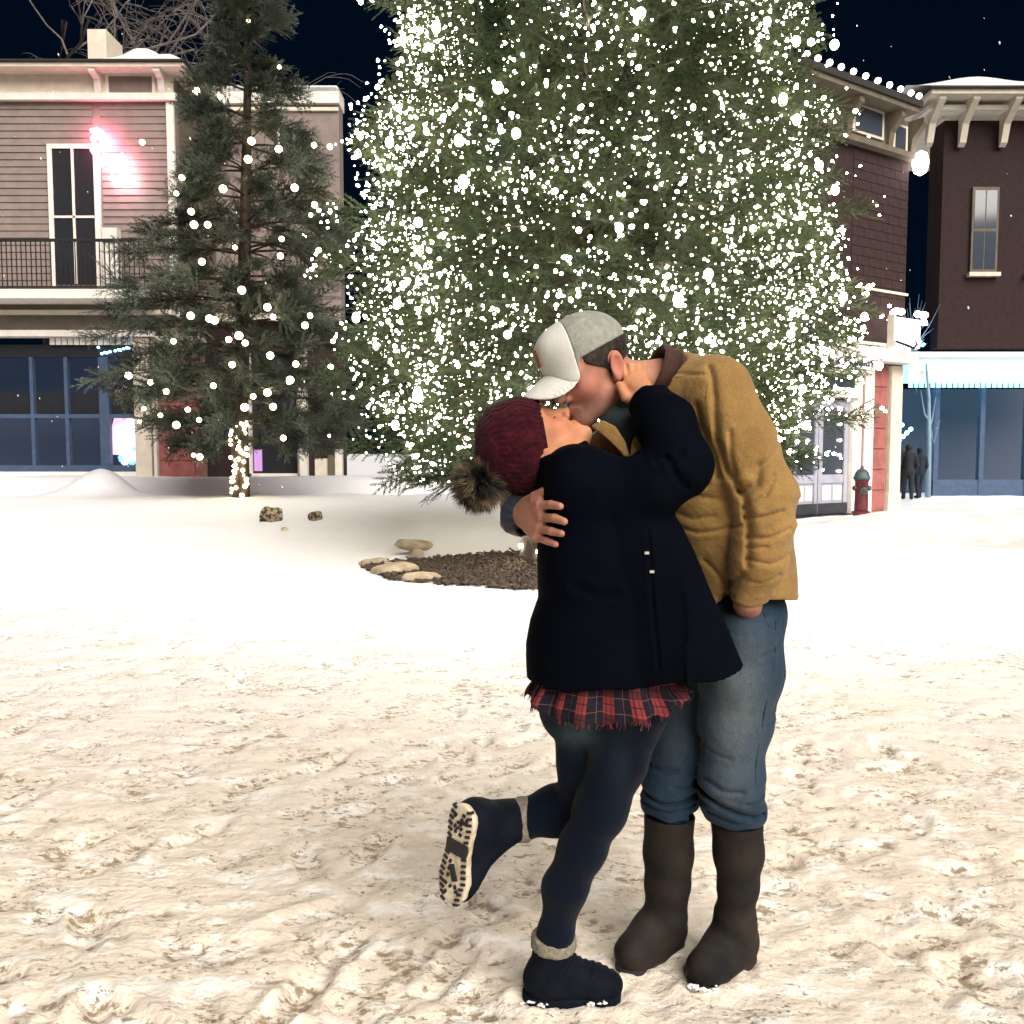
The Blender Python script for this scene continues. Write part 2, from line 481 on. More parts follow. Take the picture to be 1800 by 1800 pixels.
# ================================================================== CONIFERS AND THEIR LIGHTS
def needle_mat(name, c1, c2):
    m, nt, b = new_mat(name)
    L = nt.links.new; N = nt.nodes.new
    tc = N('ShaderNodeTexCoord')
    n = N('ShaderNodeTexNoise'); n.inputs['Scale'].default_value = 2.2; n.inputs['Detail'].default_value = 4
    L(tc.outputs['Object'], n.inputs['Vector'])
    n2 = N('ShaderNodeTexNoise'); n2.inputs['Scale'].default_value = 30
    L(tc.outputs['Object'], n2.inputs['Vector'])
    ad = N('ShaderNodeMath'); ad.operation = 'ADD'; L(n.outputs['Fac'], ad.inputs[0]); L(n2.outputs['Fac'], ad.inputs[1])
    rp = N('ShaderNodeValToRGB')
    rp.color_ramp.elements[0].position = 0.80; rp.color_ramp.elements[0].color = (*c1, 1)
    rp.color_ramp.elements[1].position = 1.20; rp.color_ramp.elements[1].color = (*c2, 1)
    hl = N('ShaderNodeMath'); hl.operation = 'MULTIPLY'; hl.inputs[1].default_value = 1.0
    L(ad.outputs[0], hl.inputs[0]); L(hl.outputs[0], rp.inputs['Fac'])
    L(rp.outputs['Color'], b.inputs['Base Color'])
    b.inputs['Roughness'].default_value = 0.6
    b.inputs['Specular IOR Level'].default_value = 0.06
    return m
M_NEEDLE_A = needle_mat('fir_needles', (0.0065, 0.0130, 0.0080), (0.042, 0.058, 0.028))
M_NEEDLE_B = needle_mat('spruce_needles', (0.013, 0.020, 0.018), (0.085, 0.100, 0.078))
M_BARK = mat('bark', (0.085, 0.062, 0.045), 0.9, col2=(0.025, 0.018, 0.014), scale=9, bump=0.02, bscale=18, stretch=(1, 1, 0.3))

def spray_template(L, npairs, step, nlen, nw, seed):
    """a flat fir branchlet along +X made of single needles; returns triangle soup"""
    r = np.random.default_rng(seed)
    T = []
    twigs = [(np.zeros(3), np.array([1.0, 0, 0]), L)]
    for k in range(npairs):
        t = 0.10 + 0.75 * k / npairs
        for s in (-1, 1):
            a = s * math.radians(r.uniform(38, 55))
            d = np.array([math.cos(a), math.sin(a), r.normal() * 0.12])
            twigs.append((np.array([L * (t + 0.03 * s), 0, 0]), d / np.linalg.norm(d), L * (0.58 * (1 - t) + 0.10) * r.uniform(0.8, 1.15)))
    for o, d, ln in twigs:
        n = max(3, int(ln / step))
        side = np.cross([0, 0, 1.0], d); side /= np.linalg.norm(side)
        upv = np.cross(d, side)
        # twig itself
        w = 0.0035
        T.append([o - side * w, o + side * w, o + d * ln])
        for i in range(n):
            q = o + d * (ln * (i + r.random() * 0.5) / n)
            for s in (-1, 1):
                e = d * r.uniform(0.5, 0.9) + side * s * r.uniform(0.5, 0.9) + upv * r.uniform(-0.1, 0.55)
                e /= np.linalg.norm(e)
                l = nlen * r.uniform(0.75, 1.2) * (1 - 0.3 * i / n)
                wv = np.cross(e, upv + 0.3 * r.normal(size=3)); wv /= np.linalg.norm(wv)
                T.append([q - wv * nw, q + wv * nw, q + e * l])
        e = d
        T.append([o + d * ln - side * nw, o + d * ln + side * nw, o + d * (ln + nlen * 0.8)])
    return np.array(T)
def frames(d, roll):
    d = d / np.linalg.norm(d, axis=1, keepdims=True)
    side = np.cross(np.array([0, 0, 1.0]), d); side /= np.linalg.norm(side, axis=1, keepdims=True) + 1e-9
    upv = np.cross(d, side)
    c, s = np.cos(roll)[:, None], np.sin(roll)[:, None]
    return np.stack([d, side * c + upv * s, upv * c - side * s], -1)      # columns
def conifer(cx, cy, z0, prof, ring_step, per_ring, sprays_per, temps, sscale, seed, zmax, back_keep=0.6, droop=0.18, lenvar=(0.82, 1.06), spread=0.42, lean=0.0, scat=(0.25, 0.25, 0.15)):
    """returns triangles of all sprays, bough polylines, spray tips"""
    r = np.random.default_rng(seed)
    pos = []; dirs = []; boughs = []
    z = prof[0][0]
    pz = [p[0] for p in prof]; pr = [p[1] for p in prof]
    while z < zmax:
        R = float(np.interp(z, pz, pr))
        n = max(5, int(per_ring * (R / pr[2]) ** 0.85))
        off = r.random() * 6.28
        for i in range(n):
            az = off + 6.283 * (i + r.uniform(-0.35, 0.35)) / n
            out = np.array([math.cos(az), math.sin(az), 0])
            if out[1] > 0.45 and r.random() > back_keep: continue
            ln = R * r.uniform(*lenvar) * (1.1 if r.random() < 0.10 else 1)
            zb = z0 + z + r.normal() * 0.06
            rise = r.uniform(0.02, 0.14) * ln
            pts = []
            for t in np.linspace(0.0, 1, 7):
                pts.append(np.array([cx + lean * z, cy, zb]) + out * ln * t + np.array([0, 0, rise * t * (1.5 - t) - droop * ln * t ** 3 * 0.55]))
            pts = np.array(pts)
            boughs.append(pts)
            sidev = np.cross([0, 0, 1.0], out)
            for k in range(sprays_per):
                t = 0.42 + 0.58 * (k + r.random()) / sprays_per
                j = min(5, int(t * 6)); f = t * 6 - j
                q = pts[j] * (1 - f) + pts[j + 1] * f
                fan = r.uniform(-1, 1) * (1.15 - 0.75 * t)
                w = (1.05 - t) * ln * spread
                q = q + sidev * fan * w + np.array([0, 0, r.normal() * 0.05])
                d = out * math.cos(fan * 0.8) + sidev * math.sin(fan * 0.8) + np.array([0, 0, r.uniform(-0.45, 0.20)])
                pos.append(q); dirs.append(d)
            pos.append(pts[-1] - out * 0.12); dirs.append(out + np.array([0, 0, r.uniform(-0.3, 0.3)]))
        z += ring_step * (0.85 + 0.3 * r.random())
    pos = np.array(pos); dirs = np.array(dirs)
    sc = sscale * r.uniform(0.7, 1.2, len(pos))
    dirs = dirs / np.linalg.norm(dirs, axis=1, keepdims=True) + r.normal(size=dirs.shape) * np.array(scat)
    Fm = frames(dirs, r.normal(size=len(pos)) * 0.8)
    which = r.integers(0, len(temps), len(pos))
    tris = []
    for w, T in enumerate(temps):
        m = which == w
        if not m.any(): continue
        X = np.einsum('nij,tkj->ntki', Fm[m], T) * sc[m][:, None, None, None] + pos[m][:, None, None, :]
        tris.append(X.reshape(-1, 3, 3))
    tips = pos + Fm[:, :, 0] * (sc * 0.40)[:, None]
    return np.concatenate(tris), boughs, tips, Fm[:, :, 2]
def tri_mesh(name, T, m, parent):
    V = T.reshape(-1, 3)
    return mesh_np(name, V, np.arange(len(V)).reshape(-1, 3), m, parent)
def bough_mesh(name, boughs, r0, parent):
    mb = MB()
    for p in boughs:
        mb.tube(p[::2], [r0, r0 * 0.7, r0 * 0.4, r0 * 0.15], 4, cap=False)
    o = mb.build(name, M_BARK, parent)
    o['kind'] = 'stuff'
    return o

# ---------------------------------------------------------------- the broad tree
CRX = TREE_X + 0.42
tz = gz(TREE_X, TREE_Y)
big = empty('christmas_tree', (TREE_X, TREE_Y, tz), 'huge broad fir thickly strung with tiny white lights, standing in the bark bed', 'christmas tree')
MB().tube([(TREE_X, TREE_Y, tz - 0.1), (TREE_X, TREE_Y, tz + 0.12), (TREE_X, TREE_Y, tz + 0.6), (TREE_X, TREE_Y, 3.5), (TREE_X, TREE_Y, 10.5)], [0.62, 0.46, 0.40, 0.33, 0.10], 18).build('trunk', M_BARK, big, True)
temps_a = [spray_template(0.40, 4, 0.0150, 0.034, 0.0056, s) for s in range(4)]
prof_a = [(1.15, 2.0), (1.5, 2.5), (2.2, 2.80), (3.0, 2.85), (4.0, 2.75), (5.0, 2.60), (6.0, 2.42), (6.8, 2.28), (8.0, 1.8), (10.5, 0.5)]
Ta, boughs_a, tips_a, ups_a = conifer(CRX, TREE_Y, tz, prof_a, 0.27, 27, 19, temps_a, 1.05, 11, 7.9, 0.30, 0.20, (0.76, 1.06), 0.34, 0.0, (0.55, 0.55, 0.35))
cr = tri_mesh('crown', Ta, M_NEEDLE_A, big); cr['kind'] = 'stuff'
bough_mesh('bough', boughs_a, 0.035, big)

# ---------------------------------------------------------------- the slimmer spruce on the left
SX, SY = float(W(424, 870, 18.5)[0]), 18.5
sz_ = gz(SX, SY)
spr = empty('spruce_tree', (SX, SY, sz_), 'slimmer dark spruce with scattered round bulbs, growing from the snow bank before the red shop', 'spruce')
MB().tube([(SX, SY, sz_ - 0.2), (SX, SY, sz_ + 0.1), (SX, SY, sz_ + 1.3), (SX + 0.2, SY, 6), (SX + 0.4, SY, 11.5)], [0.20, 0.18, 0.165, 0.12, 0.03], 14).build('trunk', M_BARK, spr, True)
temps_b = [spray_template(0.60, 4, 0.030, 0.066, 0.0100, s + 20) for s in range(4)]
prof_b = [(1.15, 1.55), (1.5, 2.1), (2.3, 2.40), (3.6, 2.25), (5.0, 1.95), (6.5, 1.55), (8.2, 0.85), (9.5, 0.42), (10.6, 0.22), (11.6, 0.06)]
Tb, boughs_b, tips_b, ups_b = conifer(SX + 0.02, SY, sz_, prof_b, 0.52, 13, 16, temps_b, 1.0, 5, 11.4, 0.6, 0.16, (0.55, 1.28), 0.24, 0.035, (0.3, 0.3, 0.25))
cr = tri_mesh('crown', Tb, M_NEEDLE_B, spr); cr['kind'] = 'stuff'
bough_mesh('bough', boughs_b, 0.03, spr)

# ---------------------------------------------------------------- leafless tree behind the left roof
def bare_tree():
    r = np.random.default_rng(9)
    M = mat('bare_twigs', (0.20, 0.17, 0.16), 0.9, col2=(0.10, 0.085, 0.08), scale=8)
    p0 = np.array([-15.0, 29.0, 0.0])
    t = empty('bare_tree', p0, 'leafless tree spreading thin drooping twigs above the left shop roof', 'bare tree')
    MB().tube([p0, p0 + [0.1, 0, 6], p0 + [0.3, 0, 11.5], p0 + [0.8, 0, 15]], [0.35, 0.28, 0.2, 0.09], 10).build('trunk', M, t, True)
    mb = MB(); tw = MB()
    def grow(p, d, ln, rad, lev):
        n = 5; pts = [p]
        for i in range(n):
            d = d + r.normal(size=3) * 0.16 + np.array([0, 0, -0.035 * lev])
            d = d / np.linalg.norm(d); pts.append(pts[-1] + d * ln / n)
        (mb if lev < 2 else tw).tube(pts, list(np.linspace(rad, rad * 0.45, n + 1)), 5 if lev < 2 else 4, cap=False)
        if lev < 3:
            for k in range(6 if lev < 2 else 4):
                i = r.integers(1, n + 1)
                e = d + r.normal(size=3) * 0.65
                grow(pts[i], e / np.linalg.norm(e), ln * r.uniform(0.45, 0.7), rad * 0.5, lev + 1)
    for k in range(9):
        a = r.uniform(-0.9, 1.0)
        grow(p0 + [0.3, 0, r.uniform(10, 14)], np.array([math.cos(a), math.sin(a) * 0.6, r.uniform(0.05, 0.5)]), r.uniform(4.0, 5.5), 0.075, 0)
    mb.build('limb', M, t); o = tw.build('twigs', M, t); o['kind'] = 'stuff'
bare_tree()

# ---------------------------------------------------------------- bulbs
M_BULB = emit('lit_bulb', (1.0, 0.89, 0.71), 44.0)
M_GLOBE = emit('lit_globe', (1.0, 0.90, 0.72), 20.0)
M_GLOBE_S = emit('lit_round_bulb', (1.0, 0.80, 0.50), 10.0)
def ico(sub=0):
    import bmesh
    bm = bmesh.new(); bmesh.ops.create_icosphere(bm, subdivisions=sub + 1, radius=1.0)
    V = np.array([v.co[:] for v in bm.verts]); F = np.array([[v.index for v in f.verts] for f in bm.faces]); bm.free()
    return V, F
ICO0, ICO1, ICO2 = ico(0), ico(1), ico(2)
def bulb_mesh(name, V, F, scale, m):
    me = bpy.data.meshes.new(name); me.from_pydata([tuple(v) for v in V * scale], [], [tuple(f) for f in F])
    me.polygons.foreach_set('use_smooth', [True] * len(me.polygons)); me.materials.append(m); me.update()
    return me
def cam_px(P):
    cp, sp = math.cos(PITCH), math.sin(PITCH)
    q = P - np.array([0, 0, CAM_H])
    zc = q[:, 1] * cp - q[:, 2] * sp; yc = q[:, 1] * sp + q[:, 2] * cp
    return 900 + F_PX * q[:, 0] / zc, 900 - F_PX * yc / zc
def string_lights():
    r = np.random.default_rng(31)
    keep = r.random(len(tips_a)) < 0.95
    tp = tips_a[keep]; ups = ups_a[keep]
    n1 = len(tp)
    extra = r.integers(0, n1, int(n1 * 1.15))
    P = np.concatenate([tp, tp[extra] + r.normal(size=(len(extra), 3)) * 0.06])
    U = np.concatenate([ups, ups[extra]])
    # strings packed closer down both flanks
    fl = np.where((tp[:, 0] - CRX < -1.55) & (tp[:, 1] < TREE_Y + 0.9) | ((tp[:, 0] - CRX > 1.7) & (tp[:, 1] < TREE_Y + 0.9)))[0]
    e2 = fl[r.integers(0, len(fl), 1500)]
    P = np.concatenate([P, tp[e2] + r.normal(size=(1500, 3)) * 0.07]); U = np.concatenate([U, ups[e2]])
    P = P + U * 0.035 + r.normal(size=P.shape) * 0.035
    ax = np.array([CRX, TREE_Y])
    d = np.hypot(P[:, 0] - ax[0], P[:, 1] - ax[1])
    P = P[(d > 1.0)]
    # fewer on the lowest fringe, where the photograph shows bare needles
    lowz = P[:, 2] - tz
    P = P[r.random(len(P)) < sstep(0.95, 1.7, lowz) * 0.9 + 0.10]
    # sparser on the side facing the plaza than along the flanks
    fr = np.clip(1 - np.abs(P[:, 0] - CRX) / 2.1, 0, 1) * (P[:, 1] < TREE_Y)
    P = P[r.random(len(P)) < 1 - 0.30 * sstep(0.0, 0.6, fr)]
    # patches without lights
    pat = fbm(P * 1.25, 2, 77)
    P = P[(pat > -0.12) | (r.random(len(P)) < 0.30)]
    x, y = cam_px(P)
    vis = (x > 420) & (x < 1560) & (y > 0) & (y < 900) & (P[:, 1] < TREE_Y - 0.8)
    cand = np.where(vis)[0]
    order = cand[np.argsort(P[cand, 1])]
    one = order[:: max(1, len(order) // 300)][:298]
    me = bulb_mesh('light_bulb', ICO1[0], ICO1[1], np.array([0.0125, 0.0125, 0.017]), M_BULB)
    for i in one:
        o = bpy.data.objects.new('light_bulb', me); C.objects.link(o)
        o.location = tuple(P[i]); s = r.uniform(0.75, 1.35); o.scale = (s, s, s)
        o.rotation_euler = (r.uniform(-0.9, 0.9), r.uniform(-0.9, 0.9), 0)
        tag(o, 'tiny glowing white bulb among thousands on the broad fir', 'light bulb', 'tiny bulbs strung over the broad fir')
    rest = np.setdiff1d(np.arange(len(P)), one)
    Q = P[rest]
    s = 0.0096 * np.exp(np.clip(r.normal(size=len(Q)) * 0.42, -1.0, 0.9))
    el = r.normal(size=(len(Q), 3)); el /= np.linalg.norm(el, axis=1, keepdims=True)
    V0, F0 = ICO0
    V = V0[None] * s[:, None, None]
    V = V + el[:, None, :] * (np.einsum('vk,nk->nv', V0, el)[:, :, None]) * (s * 0.35)[:, None, None]
    V = (V + Q[:, None, :]).reshape(-1, 3)
    F = (F0[None] + (np.arange(len(Q)) * len(V0))[:, None, None]).reshape(-1, 3)
    o = mesh_np('light_strings', V, F, M_BULB, smooth=True)
    tag(o, 'thousands of tiny white bulbs wound all over the broad fir', 'string lights', None, 'stuff')
    return P
P_mini = string_lights()
def globes():
    r = np.random.default_rng(12)
    me = bulb_mesh('globe_bulb', ICO2[0], ICO2[1], 0.036, M_GLOBE)
    x, y = cam_px(tips_a)
    c = np.where((x > 440) & (x < 1560) & (y > -20) & (y < 820) & (tips_a[:, 1] < TREE_Y + 0.6))[0]
    r.shuffle(c)
    got = []
    for i in c:
        p = tips_a[i]
        dist = math.hypot(p[0] - CRX, p[1] - TREE_Y)
        if dist < 0.85 * np.interp(p[2] - tz, [q[0] for q in prof_a], [q[1] for q in prof_a]): continue
        if all(np.linalg.norm(p - g) > 0.34 for g in got): got.append(p)
        if len(got) >= 70: break
    for p in got:
        o = bpy.data.objects.new('globe_bulb', me); C.objects.link(o)
        q = p - np.array([CRX, TREE_Y, p[2]]); q = q / np.linalg.norm(q)
        o.location = tuple(p + q * 0.09); s = r.uniform(0.55, 1.3); o.scale = (s, s * 0.9, s * r.uniform(1.0, 1.4))
        tag(o, 'larger bright round bulb on the broad fir', 'globe bulb', 'large round bulbs on the broad fir')
    # slim spruce: bulbs where the photograph shows them (pixel), set on its surface
    me2 = bulb_mesh('round_bulb', ICO2[0], ICO2[1], 0.062, M_GLOBE_S)
    px = [(437,38),(491,118),(387,170),(345,160),(442,248),(490,262),(436,280),(392,332),(553,360),(336,372),(341,395),(365,395),(495,420),(413,435),(493,450),(425,510),(480,557),(335,555),(368,560),(377,563),(536,572),(402,597),(431,603),(305,600),(475,625),(408,641),(508,672),(445,697),(430,716),(375,678),(226,660),(265,672),(330,720),(350,738),(253,718),(246,742),(510,668),(552,255),(580,258),(498,770),(282,730),(310,747),(420,590),(560,440),(355,460),(470,540),(520,640),(292,688),(310,340),(320,312),(585,600),(545,555),(470,690),(480,715),(340,800),(351,803),(250,250),(518,330),(546,378)]
    for (a, bb) in px:
        zz = W(a, bb, SY)[2] - sz_
        R = float(np.interp(zz, [p[0] for p in prof_b], [p[1] for p in prof_b]))
        dx = W(a, bb, SY)[0] - SX
        yy = SY - 0.97 * math.sqrt(max(0.02, R * R - dx * dx)) - 0.1
        p = W(a, bb, yy)
        o = bpy.data.objects.new('round_bulb', me2); C.objects.link(o)
        o.location = tuple(p); s = r.uniform(0.6, 1.15); o.scale = (s, s, s)
        tag(o, 'round glowing bulb on the slim dark spruce', 'round bulb', 'round bulbs on the slim spruce')
    # bulbs wound round both trunks
    me3 = bulb_mesh('trunk_bulb', ICO1[0], ICO1[1], 0.042, M_GLOBE_S)
    for k in range(46):
        z = sz_ + 0.05 + 1.55 * ((k * 0.6180) % 1); a = math.radians(-165 + 150 * r.random())
        o = bpy.data.objects.new('trunk_bulb', me3); C.objects.link(o)
        s = r.uniform(0.55, 1.1); o.scale = (s, s, s)
        o.location = (SX + 0.20 * math.cos(a), SY + 0.20 * math.sin(a), z)
        tag(o, 'small glowing bulb wound round the bare trunk of the slim spruce', 'trunk bulb', 'bulbs wound round the slim trunk')
    me4 = bulb_mesh('trunk_bulb', ICO1[0], ICO1[1], 0.026, M_BULB)
    for k in range(34):
        z = tz + 0.15 + 1.2 * ((k * 0.618) % 1); a = math.radians(-175 + 170 * r.random())
        o = bpy.data.objects.new('trunk_bulb', me4); C.objects.link(o)
        o.location = (TREE_X + 0.46 * math.cos(a), TREE_Y + 0.46 * math.sin(a), z)
        tag(o, 'small glowing bulb wound round the thick trunk of the broad fir', 'trunk bulb', 'bulbs wound round the thick trunk')
globes()
# ================================================================== SCULPTING WITH DISTANCE FIELDS
def rc(P, a, b, ra, rb):
    a = np.asarray(a, np.float32); b = np.asarray(b, np.float32)
    ab = b - a; q = P - a
    t = np.clip((q @ ab) / (ab @ ab + 1e-12), 0, 1)
    return np.sqrt(((q - t[:, None] * ab) ** 2).sum(1)) - (ra + (rb - ra) * t)
def smin(a, b, k):
    h = np.clip(0.5 + 0.5 * (b - a) / k, 0, 1)
    return b * (1 - h) + a * h - k * h * (1 - h)
def smax(a, b, k):
    return -smin(-a, -b, k)
def sph(P, c, r):
    return np.sqrt(((P - np.asarray(c, np.float32)) ** 2).sum(1)) - r
def ell(P, c, r, R=None):
    q = P - np.asarray(c, np.float32)
    if R is not None: q = q @ np.asarray(R, np.float32)
    r = np.asarray(r, np.float32)
    k0 = np.sqrt(((q / r) ** 2).sum(1)); k1 = np.sqrt(((q / (r * r)) ** 2).sum(1)) + 1e-9
    return k0 * (k0 - 1) / k1
def limb(P, pts, rad, k=0.02):
    d = None
    for i in range(len(pts) - 1):
        e = rc(P, pts[i], pts[i + 1], rad[i], rad[i + 1])
        d = e if d is None else smin(d, e, k)
    return d
def polydist2(X, Z, pts):
    d = np.full(X.shape, 9.0, np.float32)
    for (x0, z0), (x1, z1) in zip(pts[:-1], pts[1:]):
        ax, az = x1 - x0, z1 - z0
        t = np.clip(((X - x0) * ax + (Z - z0) * az) / (ax * ax + az * az + 1e-12), 0, 1)
        d = np.minimum(d, np.hypot(X - x0 - t * ax, Z - z0 - t * az))
    return d
def folds(P, axis, along, across, seed, warp=0.5):
    """cloth folds lying across `axis`"""
    ax = np.asarray(axis, np.float32); ax = ax / np.linalg.norm(ax)
    s = P @ ax
    q = P - s[:, None] * ax
    w = vnoise(P * 9.0, seed + 5) * warp
    n = vnoise(np.stack([s * along + w, q[:, 0] * across + q[:, 2] * across * 0.7, q[:, 1] * across], -1), seed)
    return 1 - 2 * np.abs(n)
def sdf_mesh(name, f, lo, hi, h, m, parent=None, smooth_it=1):
    lo = np.asarray(lo, np.float32); hi = np.asarray(hi, np.float32)
    B = 6
    nb = np.ceil((hi - lo) / (h * B)).astype(int)
    n = nb * B
    ci = np.stack(np.meshgrid(*[np.arange(k) for k in nb], indexing='ij'), -1).reshape(-1, 3)
    cen = lo + (ci + 0.5) * (B * h) - 0.5 * h
    dc = f(cen.astype(np.float32))
    D = np.empty(tuple(n), np.float32)
    Dv = D.reshape(nb[0], B, nb[1], B, nb[2], B)
    sg = np.where(dc > 0, 1.0, -1.0).astype(np.float32).reshape(tuple(nb))
    Dv[:] = sg[:, None, :, None, :, None]
    act = np.where(np.abs(dc) < B * h * 0.87 * 1.5 + 0.012)[0]
    loc = np.stack(np.meshgrid(*[np.arange(B)] * 3, indexing='ij'), -1).reshape(-1, 3)
    for s in range(0, len(act), 1500):
        a = act[s:s + 1500]
        idx = (ci[a] * B)[:, None, :] + loc[None]
        pts = lo + idx.reshape(-1, 3).astype(np.float32) * h
        ii = idx.reshape(-1, 3)
        D[ii[:, 0], ii[:, 1], ii[:, 2]] = f(pts)
    S = D < 0
    cnt = np.zeros(tuple(n - 1), np.int8)
    offs = [(i, j, k) for i in (0, 1) for j in (0, 1) for k in (0, 1)]
    for (i, j, k) in offs:
        cnt += S[i:n[0] - 1 + i, j:n[1] - 1 + j, k:n[2] - 1 + k]
    cells = np.argwhere((cnt > 0) & (cnt < 8))
    vals = np.stack([D[cells[:, 0] + i, cells[:, 1] + j, cells[:, 2] + k] for (i, j, k) in offs], -1)
    acc = np.zeros((len(cells), 3), np.float32); num = np.zeros(len(cells), np.float32)
    O = np.array(offs, np.float32)
    for a in range(8):
        for b in range(a + 1, 8):
            if np.abs(O[a] - O[b]).sum() != 1: continue
            da, db = vals[:, a], vals[:, b]
            mk = (da < 0) != (db < 0)
            t = np.where(mk, da / np.where(mk, da - db, 1), 0)
            acc += np.where(mk[:, None], O[a] + t[:, None] * (O[b] - O[a]), 0); num += mk
    V = lo + (cells + acc / num[:, None]) * h
    cid = np.full(tuple(n), -1, np.int32)
    cid[cells[:, 0], cells[:, 1], cells[:, 2]] = np.arange(len(cells))
    Q = []
    for ax in range(3):
        sl0 = [slice(1, None)] * 3; sl1 = [slice(1, None)] * 3
        sl0[ax] = slice(0, -1); sl1[ax] = slice(1, None)
        A, Bq = S[tuple(sl0)], S[tuple(sl1)]
        e = np.argwhere(A != Bq)
        if len(e) == 0: continue
        base = e + 1; base[:, ax] -= 1
        u, v = [(1, 2), (2, 0), (0, 1)][ax]
        def cell(du, dv):
            q = base.copy(); q[:, u] -= du; q[:, v] -= dv
            return cid[q[:, 0], q[:, 1], q[:, 2]]
        quad = np.stack([cell(1, 1), cell(0, 1), cell(0, 0), cell(1, 0)], -1)
        inside = A[e[:, 0], e[:, 1], e[:, 2]]
        quad[~inside] = quad[~inside][:, ::-1]
        Q.append(quad)
    Q = np.concatenate(Q); Q = Q[(Q >= 0).all(1)]
    for _ in range(smooth_it):
        sm = np.zeros_like(V); c = np.zeros(len(V), np.float32)
        for a, b in ((0, 1), (1, 2), (2, 3), (3, 0)):
            for p, q in ((a, b), (b, a)):
                for d3 in range(3):
                    sm[:, d3] += np.bincount(Q[:, p], V[Q[:, q], d3], len(V))
                c += np.bincount(Q[:, p], minlength=len(V))
        V = 0.45 * V + 0.55 * sm / np.maximum(c, 1)[:, None]
    return mesh_np(name, V, Q, m, parent, smooth=True)
class Tower:
    """upright garment given by its left and right outline (pixels at depth Y) and its depth"""
    def __init__(self, rows, Y):
        # rows: (py, left px, right px, y centre, y radius)
        z, cx, rx, cy, ry = [], [], [], [], []
        for (py, l, r, c, d) in rows:
            a, b = W(l, py, Y), W(r, py, Y)
            z.append((a[2] + b[2]) / 2); cx.append((a[0] + b[0]) / 2); rx.append((b[0] - a[0]) / 2); cy.append(c); ry.append(d)
        o = np.argsort(z)
        self.z, self.cx, self.rx, self.cy, self.ry = (np.array(q)[o] for q in (z, cx, rx, cy, ry))
    def __call__(self, P, grow=0.0, skew=0.0):
        z = P[:, 2]
        cx, rx, cy, ry = (np.interp(z, self.z, q) for q in (self.cx, self.rx, self.cy, self.ry))
        dx = P[:, 0] - cx
        dy = P[:, 1] - cy + skew * np.maximum(0, dx)
        rx = rx + grow; ry = ry + grow
        k0 = np.sqrt((dx / rx) ** 2 + (dy / ry) ** 2); k1 = np.sqrt((dx / rx ** 2) ** 2 + (dy / ry ** 2) ** 2) + 1e-6
        return (k0 * (k0 - 1) / k1).astype(np.float32)
def head_sdf(P, c, R, s=1.0, female=False):
    """head in its own frame: x forward, y to its left, z up, origin between the ears"""
    q = ((P - c.astype(np.float32)) @ R.astype(np.float32)) / s
    a = q.copy(); a[:, 1] = np.abs(a[:, 1])
    d = ell(q, (0.0, 0, 0.053), (0.098, 0.077, 0.085))
    d = smin(d, ell(q, (0.045, 0, -0.018), (0.053, 0.058, 0.080)), 0.03)
    jw = 0.040 if female else 0.047
    d = smin(d, rc(a, (0.012, jw, -0.052), (0.070, 0.016, -0.090), 0.020, 0.019), 0.028)
    d = smin(d, sph(q, (0.080, 0, -0.092), 0.017 if female else 0.020), 0.022)
    d = smin(d, sph(a, (0.062, 0.040, -0.018), 0.020), 0.025)
    d = smin(d, rc(a, (0.089, 0, 0.026), (0.080, 0.042, 0.024), 0.012, 0.010), 0.018)
    d = smax(d, -sph(a, (0.104, 0.033, 0.004), 0.018), 0.014)
    d = smin(d, sph(a, (0.078, 0.032, 0.004), 0.0135), 0.004)
    d = smin(d, rc(q, (0.094, 0, 0.014), (0.115 if female else 0.119, 0, -0.030), 0.0075, 0.0105), 0.012)
    d = smin(d, sph(a, (0.104, 0.012, -0.034), 0.0085), 0.007)
    d = smax(d, -sph(a, (0.110, 0.0075, -0.0425), 0.0035), 0.003)
    d = smin(d, rc(a, (0.097, 0.0, -0.0585), (0.088, 0.022, -0.0625), 0.0075, 0.0045), 0.007)
    d = smin(d, rc(a, (0.096, 0.0, -0.0695), (0.088, 0.018, -0.0665), 0.0080, 0.0050), 0.006)
    d = smax(d, -rc(a, (0.108, 0.0, -0.064), (0.094, 0.022, -0.0645), 0.0022, 0.0015), 0.003)
    # ear: a rimmed shell
    e = np.array(Euler((0, math.radians(-12), 0)).to_matrix())
    ear = ell(a, (-0.010, 0.080, 0.006), (0.019, 0.0085, 0.033), e)
    ear = smax(ear, -ell(a, (-0.005, 0.0885, 0.007), (0.0120, 0.0095, 0.023), e), 0.003)
    ear = smin(ear, sph(a, (-0.002, 0.078, -0.024), 0.009), 0.008)
    d = smin(d, ear, 0.006)
    return d * s
def frame_from(f, roll=0.0):
    f = np.asarray(f, float); f = f / np.linalg.norm(f)
    u = np.array([0, 0, 1.0]) - f * f[2]; u /= np.linalg.norm(u)
    l = np.cross(u, f)
    c, s = math.cos(roll), math.sin(roll)
    return np.stack([f, l * c + u * s, u * c - l * s], 1)        # columns: forward, left, up
